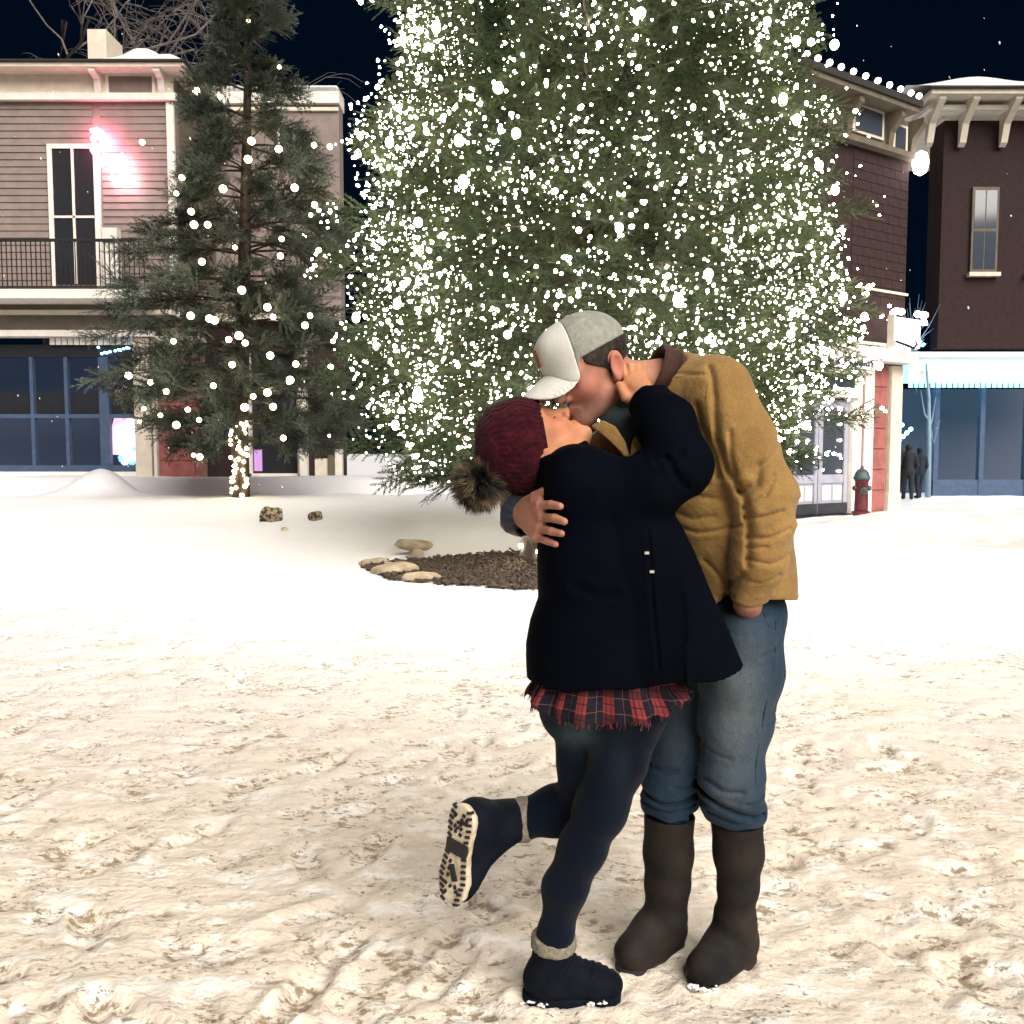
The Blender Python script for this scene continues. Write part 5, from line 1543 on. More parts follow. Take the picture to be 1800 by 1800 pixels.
s2 = sdf_mesh('sole', sole_kick, K0 - 0.17, K0 + 0.17, 0.003, M_SOLE_W, b2)
tr = MB(); r = np.random.default_rng(8)
def lug(x, y, lx, ly, a=0.0):
    c, s = math.cos(a), math.sin(a)
    def P3(u, v, w): w = -0.0065; return K0 + k_t * (x + u * c - v * s) + k_s * (y + u * s + v * c) - k_n * w
    o = P3(-lx, -ly, -0.0095)
    tr.box(o, P3(lx, -ly, -0.0095) - o, P3(-lx, ly, -0.0095) - o, -k_n * 0.0115)
for k in range(17):
    x = -0.112 + 0.230 * k / 16
    if -0.035 < x < 0.0: continue
    w = float(np.interp(x, [-0.125, -0.075, -0.015, 0.06, 0.128], [0.024, 0.034, 0.028, 0.040, 0.021]))
    for sd in (-1, 1):
        lug(x, sd * w * 0.86, 0.0030, 0.0070, sd * 0.35)
for k in range(26):
    x = r.choice([r.uniform(-0.10, -0.045), r.uniform(0.02, 0.10)])
    lug(x, r.uniform(-0.020, 0.020), 0.0035, 0.0045, r.uniform(0, 3))
lug(-0.016, 0, 0.016, 0.032, 0.0)
for q in ((0.045, 0.0), (0.057, 0.006), (0.034, -0.005)): lug(q[0], q[1], 0.007, 0.008, 0.4)
o = tr.build('tread', M_TREAD, s2); o['kind'] = 'stuff'
fleece_cuff('fleece_cuff', W(920, 1440, 2.148), (0.97, -0.20, 0.10), 0.0465, 0.019, b2)

# ------------------------------------------------------------------ seams, stitched where the cloth is joined
M_STITCH_T = mat('tan_thread', (0.16, 0.085, 0.025), 0.9)
M_STITCH_D = mat('denim_seam', (0.012, 0.022, 0.038), 0.9)
M_STITCH_C = mat('coat_seam', (0.006, 0.012, 0.022), 0.7)
def on_cloth(f, pts, y0, y1, n=26):
    """the points of a pixel polyline, laid on the near surface of a garment"""
    P = []
    for (a, b), (c, d) in zip(pts[:-1], pts[1:]):
        for t in np.linspace(0, 1, n, endpoint=False): P.append((a + (c - a) * t, b + (d - b) * t))
    P.append(pts[-1])
    ys = np.linspace(y0, y1, 130)
    out = []
    for px, py in P:
        q = np.array([W(px, py, y) for y in ys], np.float32)
        h = np.where(f(q) < 0)[0]
        if len(h): out.append(W(px, py, ys[h[0]]))
    out = np.array(out)
    if len(out) > 4:
        k = np.ones(5) / 5
        sm = np.stack([np.convolve(np.pad(out[:, i], 2, mode='edge'), k, 'valid') for i in range(3)], -1)
        out = sm
    return out
def seam(f, pts, parent, m, r=0.0011, y0=1.86, y1=2.25):
    p = on_cloth(f, pts, y0, y1, 9)
    if len(p) > 3: p = p + np.array([0, -0.0010, 0.0002])
    if len(p) > 3: MB().tube(list(p), r, 5, cap=False).build('seam', m, parent, True)
for pts in ([(1186, 664), (1212, 660), (1240, 652)], [(1246, 660), (1240, 700), (1246, 742), (1252, 775)], [(1287, 1026), (1310, 1034), (1350, 1028)], [(1204, 962), (1228, 972), (1252, 990)], [(1206, 968), (1230, 979), (1254, 997)]):
    seam(jacket_base, pts, jk, M_STITCH_T)
for pts in ([(1364, 1088), (1362, 1160), (1346, 1240), (1330, 1330), (1326, 1395)], [(1342, 1074), (1346, 1096), (1364, 1108)], [(1240, 1260), (1238, 1320), (1240, 1380)], [(1150, 1330), (1144, 1390)]):
    seam(man_jeans, pts, jn, M_STITCH_D, 0.0012, 1.95, 2.35)
# snow stuck to the toe and sole of his boots and her heel
def stuck(parent, spots, seed):
    r = np.random.default_rng(seed); mb = MB()
    V0, F0 = ICO_S
    for (px, py, Y) in spots:
        for k in range(9):
            c = W(px + r.normal() * 5, py + r.normal() * 1.5, Y + r.normal() * 0.006)
            s = r.uniform(0.002, 0.005, 3) * [1.6, 1.2, 0.7]
            mb.add(V0 * s * (1 + 0.2 * r.normal(size=(len(V0), 1))) + c, [tuple(f) for f in F0])
    o = mb.build('stuck_snow', M_SNOW_CLUMP, parent, True); o['kind'] = 'stuff'
M_SNOW_CLUMP = mat('clinging_snow', (0.85, 0.83, 0.80), 0.8)
import bmesh as _bm
_b = _bm.new(); _bm.ops.create_icosphere(_b, subdivisions=1, radius=1.0)
ICO_S = (np.array([v.co[:] for v in _b.verts]), [[v.index for v in f.verts] for f in _b.faces]); _b.free()
_boots = [c for c in man.children if c.name.startswith('rubber_boot')]
stuck(_boots[0], [(1216, 1733, 2.118), (1224, 1737, 2.112), (1234, 1739, 2.108), (1246, 1741, 2.108), (1262, 1738, 2.118)], 1)
stuck(_boots[1], [(1100, 1716, 2.188), (1110, 1719, 2.182)], 2)
stuck(b1, [(932, 1762, 2.058), (950, 1766, 2.05), (1040, 1764, 2.055), (1062, 1762, 2.058)], 3)
# ================================================================== BUILDINGS
M_SIDING = mat('grey_siding', (0.25, 0.20, 0.18), 0.8, col2=(0.205, 0.165, 0.15), scale=3)
M_TRIM = mat('cream_trim', (0.72, 0.64, 0.53), 0.7, col2=(0.62, 0.55, 0.45), scale=4)
M_WHITE = mat('white_trim', (0.80, 0.75, 0.69), 0.7, col2=(0.70, 0.65, 0.59), scale=4)
M_TAUPE = mat('taupe_trim', (0.15, 0.125, 0.095), 0.8, col2=(0.12, 0.10, 0.076), scale=4)
M_REDBLOCK = mat('red_block', (0.36, 0.125, 0.115), 0.85, col2=(0.26, 0.085, 0.078), scale=4, bump=0.01, bscale=20)
M_MORTAR = mat('mortar', (0.30, 0.16, 0.13), 0.9)
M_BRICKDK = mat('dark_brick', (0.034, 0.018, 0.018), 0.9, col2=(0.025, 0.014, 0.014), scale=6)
M_DARK = mat('dark_interior', (0.012, 0.013, 0.017), 0.6)
M_IRON = mat('iron', (0.02, 0.02, 0.022), 0.5)
M_ROOF = mat('dark_roof_edge', (0.03, 0.027, 0.026), 0.8)
M_SNOWCAP = mat('roof_snow', (0.80, 0.80, 0.80), 0.7, col2=(0.72, 0.71, 0.70), scale=3, bump=0.02, bscale=5)
M_BLUEFR = mat('blue_frame', (0.055, 0.085, 0.15), 0.5)
M_LAV = mat('lavender_paint', (0.36, 0.36, 0.43), 0.6, col2=(0.31, 0.31, 0.38), scale=5)
M_KICK = mat('kick_plate', (0.05, 0.055, 0.065), 0.4, metal=0.4)
def glass(name, tint=(0.05, 0.06, 0.08)):
    m, nt, b = new_mat(name)
    b.inputs['Base Color'].default_value = (*tint, 1); b.inputs['Roughness'].default_value = 0.06
    b.inputs['Specular IOR Level'].default_value = 0.6
    return m
M_GLASS = glass('night_glass')
M_PINK = emit('pink_neon', (1.0, 0.16, 0.34), 22.0)
M_NEONW = emit('white_neon', (1.0, 0.55, 0.64), 20.0)
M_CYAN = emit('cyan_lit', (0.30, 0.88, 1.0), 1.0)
M_BLUEL = emit('blue_fairy_light', (0.30, 0.65, 1.0), 5.0)
M_WARM = emit('warm_fairy_light', (1.0, 0.86, 0.66), 7.0)
M_SIGNW = emit('white_sign_face', (1.0, 0.93, 0.86), 1.6)
M_SHOPLIT = emit('lit_shop_back', (0.10, 0.20, 0.42), 0.045)
M_SHOPLIT.node_tree.nodes['Principled BSDF'].inputs['Base Color'].default_value = (0.04, 0.05, 0.08, 1)

class Plane:
    """upright working plane: origin on the ground, e along the wall, n out of it"""
    def __init__(self, o, e):
        self.o = np.array([o[0], o[1], 0.0]); e = np.array([e[0], e[1], 0.0]); self.e = e / np.linalg.norm(e)
        self.n = np.array([self.e[1], -self.e[0], 0.0])
    def s(self, px):
        k = (px - 900) / F_PX
        for _ in range(1):
            den = self.e[0] - k * self.e[1]
            s = (k * self.o[1] - self.o[0]) / den
        return s
    def z(self, py, px=None, s=None):
        if s is None: s = self.s(px)
        p = self.o + self.e * s
        return float(W(900, py, p[1])[2])
    def zo(self, py, out, px=None, s=0.0):
        """height seen at row py on a face standing `out` metres proud of the plane"""
        if px is not None: s = self.s(px)
        p = self.o + self.e * s + self.n * out
        return float(W(900, py, p[1])[2])
    def pt(self, s, out, z): return self.o + self.e * s + self.n * out + np.array([0, 0, z])
    def slab(self, mb, s0, s1, z0, z1, o0, o1):
        a = self.pt(s0, o0, z0)
        return mb.box(a, self.pt(s1, o0, z0) - a, self.pt(s0, o1, z0) - a, self.pt(s0, o0, z1) - a)
def part(pl, name, m, parent, s0, s1, z0, z1, o0, o1, bevel=0.0, label=None):
    o = pl.slab(MB(), s0, s1, z0, z1, o0, o1).build(name, m, parent, bevel=bevel)
    if label: o['label'] = label
    return o
def shared_copy(src, parent, delta):
    c = src.copy(); C.objects.link(c); c.location = src.location + Vector(delta)
    return c

# ---------------------------------------------------------------- red shop on the left
A = Plane((0, 24.0), (1, 0))
def ax(px): return A.s(px)
def az(py): return A.z(py, s=0)
shopA = empty('shop_building', (ax(250), 24, 0), 'two storey grey clapboard shop with balcony, red blocks and pink neon at far left', 'shop')
xl, xr = ax(-160), ax(321)
part(A, 'wall', M_SIDING, shopA, xl, xr, az(592), A.zo(118, 0.5) - 0.004, -0.35, -0.05)
part(A, 'side_wall', M_TAUPE, shopA, xr - 0.3, xr, az(592), A.zo(118, 0.5) - 0.004, -5.0, -0.36)
# clapboards between the storeys and the attic band
nb_ = 26; zt, zb = az(179), az(505); src = None
for k in range(nb_):
    z0 = zb + (zt - zb) * k / nb_; hgt = (zt - zb) / nb_
    for (a, b) in ((ax(196), ax(313)), (xl, ax(182))):
        mb = MB(); p = [A.pt(a, -0.05, z0 + 0.006), A.pt(b, -0.05, z0 + 0.006), A.pt(b, 0.0, z0 + 0.006), A.pt(a, 0.0, z0 + 0.006), A.pt(a, -0.05, z0 + hgt), A.pt(b, -0.05, z0 + hgt), A.pt(b, -0.028, z0 + hgt), A.pt(a, -0.028, z0 + hgt)]
        mb.add(p, [(0, 3, 2, 1), (4, 5, 6, 7), (0, 1, 5, 4), (1, 2, 6, 5), (2, 3, 7, 6), (3, 0, 4, 7)])
        mb.build('clapboard', M_SIDING, shopA)
part(A, 'corner_board', M_WHITE, shopA, ax(310), xr + 0.02, az(560), az(180), -0.04, 0.06)
part(A, 'corner_board', M_WHITE, shopA, ax(183), ax(192), az(505), az(250), -0.04, 0.06)
ow = part(A, 'upper_window', M_DARK, shopA, ax(112), ax(182), az(500), az(262), 0.01, 0.03)
for (a, b, c, d) in ((104, 112, 505, 254), (112, 182, 262, 254), (145, 149, 500, 262), (112, 182, 384, 380)):
    part(A, 'window_frame', M_WHITE, ow, ax(a), ax(b), az(c), az(d), 0.031, 0.06)
# attic band
part(A, 'frieze', M_TRIM, shopA, xl, xr + 0.02, az(178), A.zo(118, 0.5) - 0.004, -0.04, 0.04)
part(A, 'cornice', M_WHITE, shopA, xl, xr + 0.12, az(179), az(167), 0.041, 0.16)
fr = part(A, 'attic_panel', M_SIDING, shopA, ax(214), ax(288), az(166), az(136), 0.041, 0.055)
for (a, b, c, d) in ((209, 293, 135, 130), (209, 214, 167, 135), (288, 293, 167, 135)):
    part(A, 'panel_frame', M_WHITE, fr, ax(a), ax(b), az(c), az(d), 0.041, 0.09)
for px in (192, 300):
    mb = MB(); a0, a1 = ax(px), ax(px + 11)
    prof = [(0.04, az(166)), (0.14, az(166)), (0.22, az(144)), (0.50, A.zo(124, 0.5)), (0.50, A.zo(118, 0.5) - 0.004), (0.041, A.zo(118, 0.5) - 0.004)]
    vs = [A.pt(a0, o, z) for o, z in prof] + [A.pt(a1, o, z) for o, z in prof]; n = len(prof)
    mb.add(vs, [tuple(range(n)), tuple(range(2 * n - 1, n - 1, -1))] + [(i, n + i, n + (i + 1) % n, (i + 1) % n) for i in range(n)])
    mb.build('bracket', M_WHITE, shopA)
# eave and hipped roof under snow
ez = az(103)
mb = MB(); A.slab(mb, xl, xr + 0.5, A.zo(118, 0.5), A.zo(109, 0.55), -5.3, 0.55); mb.build('soffit', M_TRIM, shopA)
mb = MB(); A.slab(mb, xl, xr + 0.56, A.zo(109, 0.55) + 0.003, A.zo(103, 0.62), -5.3, 0.62); mb.build('roof_edge', M_ROOF, shopA)
def roof_snow(pl, s0, s1, o0, o1, z, h, name, parent, seed, m=None):
    n, k = 26, 14; V = []; Q = []
    for i in range(n):
        for j in range(k):
            u, v = i / (n - 1), j / (k - 1)
            e = min(u, 1 - u, 0.5) * (s1 - s0); f = min(v, 1 - v) * abs(o1 - o0)
            hh = h * min(1, (1 - math.exp(-e / 0.5))) * (0.35 + 0.65 * min(1, f / 1.2))
            p = pl.pt(s0 + (s1 - s0) * u, o0 + (o1 - o0) * v, 0)
            V.append(p + [0, 0, z + hh * (0.9 + 0.15 * math.sin(3.1 * u * 5 + seed) + 0.1 * math.sin(7 * v + seed)) if 0 < u < 1 and 0 < v < 1 else z + 0.02])
    for i in range(n - 1):
        for j in range(k - 1):
            a = i * k + j; Q.append((a, a + k, a + k + 1, a + 1))
    return mesh_np(name, V, Q, m or M_SNOWCAP, parent, smooth=True)
roof_snow(A, ax(196), xr + 0.5, 0.55, -5.0, A.zo(103, 0.62) + 0.004, 0.80, 'roof_snow', shopA, 1)
part(A, 'chimney', M_TRIM, shopA, ax(160), ax(193), A.zo(103, 0.62), az(32), -1.6, -0.6)
# balcony
part(A, 'balcony_floor', M_WHITE, shopA, xl, ax(300), A.zo(524, 1.2), A.zo(508, 1.2), -0.04, 1.2)
part(A, 'fascia', M_TAUPE, shopA, xl, xr, az(548), A.zo(524, 1.2) - 0.003, -0.04, 0.25)
part(A, 'moulding', M_TRIM, shopA, xl, xr, az(556), az(548) - 0.003, -0.04, 0.34)
part(A, 'sign_band', M_TAUPE, shopA, xl, xr, az(583), az(556) - 0.003, -0.04, 0.20)
part(A, 'cornice', M_WHITE, shopA, xl, ax(283), az(594), az(583) - 0.003, -0.04, 0.36)
rail = empty('balcony_railing', A.pt(ax(180), 1.12, az(510)), None, None); attach(rail, shopA)
mb = MB(); A.slab(mb, xl, ax(300), A.zo(425, 1.1), A.zo(420, 1.1), 1.09, 1.14); mb.build('top_rail', M_IRON, rail)
mb = MB(); A.slab(mb, xl, ax(300), A.zo(506, 1.1), A.zo(503, 1.1), 1.10, 1.13); mb.build('bottom_rail', M_IRON, rail)
k = xl
while k < ax(300):
    mb = MB(); A.slab(mb, k, k + 0.022, A.zo(503, 1.1), A.zo(425, 1.1), 1.105, 1.127); mb.build('baluster', M_IRON, rail); k += 0.125
part(A, 'porch_post', M_WHITE, shopA, ax(225), ax(249), A.zo(508, 1.2) + 0.003, A.zo(400, 1.08), 0.85, 1.08)
# ground floor shopfront
part(A, 'pier', M_TRIM, shopA, ax(245), ax(273), -0.1, az(596), -0.4, 0.20)
part(A, 'pier_strip', M_WHITE, shopA, ax(276), ax(281), -0.1, az(596), -0.4, 0.16)
part(A, 'shop_back', M_SHOPLIT, shopA, xl, ax(245), 0, az(596), -2.2, -2.1)
part(A, 'sill', M_WHITE, shopA, xl, ax(245), az(838), az(829), -0.4, 0.18)
for (a, b) in ((180, 197), (120, 126), (60, 66)):
    part(A, 'window_frame', M_BLUEFR, shopA, ax(a), ax(b), az(829), az(628), -0.10, 0.05)
part(A, 'window_frame', M_BLUEFR, shopA, xl, ax(245), az(829), az(818), -0.10, 0.06)
part(A, 'window_frame', M_BLUEFR, shopA, xl, ax(245), az(735), az(728), -0.10, 0.04)
part(A, 'window_pane', M_DARK, shopA, xl, ax(245), az(728), az(690), -0.14, -0.12)
part(A, 'valance', M_DARK, shopA, xl, ax(245), az(628), az(606), -0.10, 0.02)
for i in range(14):
    a = 100 + 10.4 * i      # scalloped strip under the cornice
    part(A, 'valance_tab', M_WHITE, shopA, ax(a), ax(a + 8.6), az(607), az(595), 0.10, 0.125)
def fairy(name, label, group, m, pts, r):
    me = bulb_mesh(name, ICO1[0], ICO1[1], r, m)
    for p in pts:
        o = bpy.data.objects.new(name, me); C.objects.link(o); o.location = tuple(float(c) for c in p)
        tag(o, label, name.replace('_', ' '), group)
rr = np.random.default_rng(6)
fairy('fairy_light', 'small blue light hanging under the valance of the left shop window', 'blue lights in the left shop window', M_BLUEL, [A.pt(ax(182 + 62 * ((i * 0.618) % 1)), 0.06, az(611 + 13 * ((i * 0.37) % 1))) for i in range(12)], 0.035)
# goods behind the glass: a pale pink dress on a stand, a heap of blue-white blooms, a tall white bottle shape
M_DRESS = emit('lit_pink_cloth', (0.95, 0.50, 0.75), 0.7)  # display goods glow by themselves in place of shop lighting
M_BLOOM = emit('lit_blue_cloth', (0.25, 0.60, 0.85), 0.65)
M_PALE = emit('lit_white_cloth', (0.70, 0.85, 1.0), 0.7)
dress = empty('dress_form', A.pt(ax(208), -0.5, az(826)), 'pink dress on a stand in the left shop window', 'dress')
MB().lathe([(0.05, 0), (0.42, 0.02), (0.36, 0.5), (0.24, 1.0), (0.13, 1.35), (0.17, 1.55), (0.19, 1.75), (0.10, 1.88), (0.05, 1.92)], A.pt(ax(206), -0.5, az(800)), 14).build('dress', M_DRESS, dress, True)
MB().tube([A.pt(ax(206), -0.5, az(828)), A.pt(ax(206), -0.5, az(798))], 0.04).build('stand', M_IRON, dress)
fl = empty('flower_display', A.pt(ax(218), -0.35, az(826)), 'heap of pale blue blooms low in the left shop window', 'flowers')
for i in range(26):
    p = A.pt(ax(198 + 40 * rr.random()), -0.25 - 0.3 * rr.random(), az(812 - 26 * rr.random()))
    MB().lathe([(0.02, -0.06), (0.09, -0.03), (0.12, 0.02), (0.05, 0.06)], p, 7, rr.normal(size=3) + [0, -1.5, 1]).build('bloom', M_BLOOM if i % 3 else M_PALE, fl, True)
vs_ = empty('mannequin', A.pt(ax(236), -0.4, az(826)), 'tall pale mannequin at the right edge of the left shop window', 'mannequin')
MB().lathe([(0.10, 0), (0.15, 0.5), (0.13, 0.9), (0.19, 1.3), (0.08, 1.45), (0.06, 1.52), (0.10, 1.62), (0.10, 1.72), (0.04, 1.80)], A.pt(ax(237), -0.4, az(818)), 12).build('figure', M_PALE, vs_, True)
MB().lathe([(0.18, 0), (0.18, 0.05)], A.pt(ax(237), -0.4, az(828)), 12).build('foot_plate', M_IRON, vs_)
# red block wall
part(A, 'wall', M_MORTAR, shopA, ax(281), ax(354), -0.1, az(610), -0.5, 0.0)
part(A, 'side_wall', M_BRICKDK, shopA, ax(354) - 0.3, ax(354), -0.1, az(560), -2.6, -0.51)
part(A, 'lintel', M_TRIM, shopA, ax(281), ax(354) + 0.05, az(610) + 0.003, az(592), -0.5, 0.12)
zb0 = az(842)
row = 0; z = zb0
while z < az(612):
    hgt = 0.49
    x = ax(281) + 0.02 - (0.48 if row % 2 else 0.0)
    while x < ax(354) - 0.06:
        a, b = max(x, ax(281) + 0.02), min(x + 0.95, ax(354) - 0.012)
        if b - a > 0.08: part(A, 'block', M_REDBLOCK, shopA, a, b, z + 0.012, min(z + hgt - 0.012, az(612)), 0.0, 0.03 + 0.012 * rr.random(), bevel=0.012)
        x += 0.975
    z += hgt; row += 1
# neon sign on the clapboards
sg = empty('neon_sign', A.pt(ax(215), 0.2, az(280)), 'glowing pink and white neon sign on the grey clapboards of the left shop', 'neon sign')
mb = MB()
def curve(pts): return [A.pt(ax(a), 0.22, az(b)) for a, b in pts]
MB().tube(curve([(186, 236), (196, 232), (206, 240), (214, 258), (206, 270), (194, 262), (188, 248), (192, 238)]), 0.055, 6).build('pink_tube', M_PINK, sg)
MB().tube(curve([(186, 268), (194, 280), (208, 288), (224, 282), (238, 292)]), 0.05, 6).build('pink_tube', M_PINK, sg)
MB().tube(curve([(198, 244), (205, 252), (204, 262)]), 0.09, 6).build('white_tube', M_NEONW, sg)
MB().tube(curve([(202, 293), (214, 288), (228, 298), (240, 294)]), 0.075, 6).build('white_tube', M_NEONW, sg)
MB().tube(curve([(218, 316), (232, 324), (248, 318), (252, 328)]), 0.085, 6).build('white_tube', M_NEONW, sg)
MB().tube(curve([(236, 276), (242, 284), (240, 300)]), 0.05, 6).build('white_tube', M_NEONW, sg)
for a, b in ((192, 250), (224, 290), (240, 318)):
    MB().tube([A.pt(ax(a), 0.0, az(b)), A.pt(ax(a), 0.2, az(b))], 0.03, 6).build('bracket', M_IRON, sg)

# ---------------------------------------------------------------- set back wing with a parapet, mostly behind the trees
B = Plane((0, 27.2), (1, 0))
def bx(px): return B.s(px)
def bz(py): return B.z(py, s=0)
wing = empty('shop_wing', (bx(480), 27.2, 0), 'set back shop wing with pale parapet and low white framed window, behind the two trees', 'shop')
part(B, 'wall', M_BRICKDK, wing, bx(345), bx(604), -0.1, bz(560), -0.6, 0.0)
part(B, 'upper_wall', M_SIDING, wing, bx(320), bx(604), bz(560) + 0.003, bz(184), -0.6, 0.0)
part(B, 'parapet', M_WHITE, wing, bx(318), bx(606), bz(184) + 0.003, bz(163), -0.7, 0.14)
part(B, 'coping', M_SNOWCAP, wing, bx(318), bx(606), bz(163) + 0.003, bz(154), -0.8, 0.22, bevel=0.1)
part(B, 'band', M_TRIM, wing, bx(322), bx(604), bz(196), bz(190), 0.003, 0.08)
part(B, 'band', M_TRIM, wing, bx(345), bx(604), bz(566), bz(552), 0.003, 0.20)
for (a, b) in ((345, 372), (500, 530)):
    w = part(B, 'upper_window', M_WHITE, wing, bx(a), bx(b), bz(290), bz(222), 0.003, 0.10)
    part(B, 'pane', M_GLASS, w, bx(a + 4), bx(b - 4), bz(285), bz(227), 0.101, 0.11)
row = 0; z = bz(842)
while z < bz(572):
    x = bx(356) - (0.5 if row % 2 else 0)
    while x < bx(440):
        a, b = max(x, bx(356)), min(x + 0.97, bx(440))
        if b - a > 0.08: part(B, 'block', M_REDBLOCK if rr.random() < 0.3 else M_BRICKDK, wing, a, b, z + 0.012, z + 0.48, 0.0, 0.03, bevel=0.012)
        x += 1.0
    z += 0.5; row += 1
wd = part(B, 'low_window', M_DARK, wing, bx(446), bx(527), bz(832), bz(620), 0.003, 0.02)
M_VIOLET = emit('violet_lit', (0.45, 0.25, 0.55), 0.25)
part(B, 'display', M_VIOLET, wd, bx(448), bx(462), bz(828), bz(790), 0.021, 0.03)
for (a, b, c, d) in ((440, 446, 845, 615), (527, 533, 858, 615), (440, 533, 846, 832)):
    part(B, 'window_frame', M_WHITE, wd, bx(a), bx(b), bz(c), bz(d), 0.021, 0.22)
part(B, 'window_plinth', M_REDBLOCK, wing, bx(440), bx(533), bz(862), bz(846) - 0.003, 0.0, 0.20)
part(B, 'pier', M_WHITE, wing, bx(533) + 0.003, bx(546), bz(866), bz(610), 0.0, 0.45)
part(B, 'pier', M_BRICKDK, wing, bx(546) + 0.003, bx(557), bz(860), bz(610), -0.2, 0.2)
part(B, 'low_wall', M_TRIM, wing, bx(557) + 0.003, bx(580), bz(850), bz(806), 0.0, 0.25)
part(B, 'low_wall', M_TAUPE, wing, bx(580) + 0.003, bx(592), bz(850), bz(800), 0.0, 0.3)
part(B, 'low_wall', M_WHITE, wing, bx(592) + 0.003, bx(604), bz(850), bz(790), 0.0, 0.25)

# ---------------------------------------------------------------- corner shop on the right
D = Plane((6.39, 18.7), (0.838, 0.546))
def dz(py, px): return D.z(py, px=px)
corner = empty('corner_shop', D.pt(1.0, 0, 0), 'tall brick corner shop with bracketed eave and lavender door, right of the broad fir', 'shop')
S = D.s
s0, s1 = S(1290), S(1581)
DE = Plane(D.pt(0, 0.52, 0)[:2], D.e)
z_eave = DE.z(176, px=1600) - 0.2
s_eave = DE.s(1603)
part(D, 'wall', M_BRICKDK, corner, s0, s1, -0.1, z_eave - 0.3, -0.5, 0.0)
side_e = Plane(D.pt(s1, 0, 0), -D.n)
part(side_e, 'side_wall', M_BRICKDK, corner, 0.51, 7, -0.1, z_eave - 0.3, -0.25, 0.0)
def courses(pl, sa, sb, z0, z1, m, parent, hgt=0.10, ln=0.30, name='brick'):
    """bricks laid in bond, sharing one mesh"""
    mb = MB(); pl.slab(mb, 0, ln - 0.012, 0, hgt - 0.012, 0.0, 0.014)
    org = np.array(pl.pt(0, 0, 0)); mb.v = [tuple(np.array(v) - org) for v in mb.v]
    me = bpy.data.meshes.new(name); me.from_pydata(mb.v, [], mb.f); me.materials.append(m)
    n = 0; row = 0; z = z0
    inv = world_of(parent).inverted()
    while z + hgt <= z1 + 1e-6:
        a = sa - (ln / 2 if row % 2 else 0)
        while a < sb - 0.02:
            l0, l1 = max(a, sa), min(a + ln, sb)
            if l1 - l0 > 0.05:
                o = bpy.data.objects.new(name, me); C.objects.link(o)
                p = pl.pt(l0, 0.001, z); o.location = tuple(p); o.parent = parent; o.matrix_parent_inverse = inv
                if l1 - l0 < ln - 1e-4:
                    # cut brick: squeeze along the wall
                    o.rotation_euler = (0, 0, math.atan2(pl.e[1], pl.e[0]))
                    o.data = cut_mesh(name, l1 - l0, hgt, m)
                n += 1
            a += ln
        z += hgt; row += 1
    return n
_cut = {}
def cut_mesh(name, ln, hgt, m):
    k = (round(ln, 2), round(hgt, 3), m.name)
    if k not in _cut:
        mb = MB().abox(0, ln - 0.012, -0.014, 0, 0, hgt - 0.012)
        me = bpy.data.meshes.new(name); me.from_pydata(mb.v, [], mb.f); me.materials.append(m); _cut[k] = me
    return _cut[k]
# upper wall: larger blocks so that each shows
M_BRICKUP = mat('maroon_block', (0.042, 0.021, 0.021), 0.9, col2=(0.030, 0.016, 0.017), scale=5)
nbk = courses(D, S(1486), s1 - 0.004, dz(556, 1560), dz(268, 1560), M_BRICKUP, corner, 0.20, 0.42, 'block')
# attic storey
part(D, 'frieze', M_TAUPE, corner, s0, s1 + 0.05, dz(262, 1540), z_eave - 0.05, -0.3, 0.03)
part(D, 'ledge', M_TAUPE, corner, s0, s1 + 0.14, dz(262, 1540) - 0.12, dz(262, 1540) - 0.003, -0.2, 0.20)
for (a, b, c, d) in ((1478, 1532, 240, 190), (1547, 1573, 268, 220)):
    pn = part(D, 'attic_window', M_TRIM, corner, S(a), S(b), dz(c, (a + b) / 2), dz(d, (a + b) / 2), 0.031, 0.07)
    part(D, 'pane', M_GLASS, pn, S(a + 5), S(b - 4), dz(c - 5, (a + b) / 2), dz(d + 5, (a + b) / 2), 0.071, 0.085)
for px in (1466, 1538, 1576):
    mb = MB(); a0 = S(px); a1 = a0 + 0.16
    zt_ = z_eave - 0.06; prof = [(0.031, zt_ - 0.8), (0.09, zt_ - 0.78), (0.14, zt_ - 0.4), (0.40, zt_ - 0.12), (0.40, zt_), (0.031, zt_)]
    vs = [D.pt(a0, o, zz) for o, zz in prof] + [D.pt(a1, o, zz) for o, zz in prof]; n = len(prof)
    mb.add(vs, [tuple(range(n)), tuple(range(2 * n - 1, n - 1, -1))] + [(i, n + i, n + (i + 1) % n, (i + 1) % n) for i in range(n)])
    mb.build('bracket', M_TAUPE, corner)
part(D, 'soffit', M_TAUPE, corner, s0, s_eave - 0.06, z_eave - 0.05, z_eave + 0.06, -6, 0.47)
part(D, 'roof_edge', M_ROOF, corner, s0, s_eave, z_eave + 0.063, z_eave + 0.2, -6, 0.52)
roof_snow(D, s0, s_eave - 0.02, 0.46, -6.0, z_eave + 0.204, 0.40, 'roof_snow', corner, 2)
eave_pts = []
for px in (1405, 1424, 1444, 1464, 1485, 1506, 1527, 1547, 1566, 1584, 1598):
    eave_pts.append(DE.pt(DE.s(px), -0.04, z_eave + 0.29))
fairy('eave_bulb', 'fat glowing bulb standing along the eave of the brick corner shop', 'bulbs along the corner shop eave', M_WARM, eave_pts, 0.062)
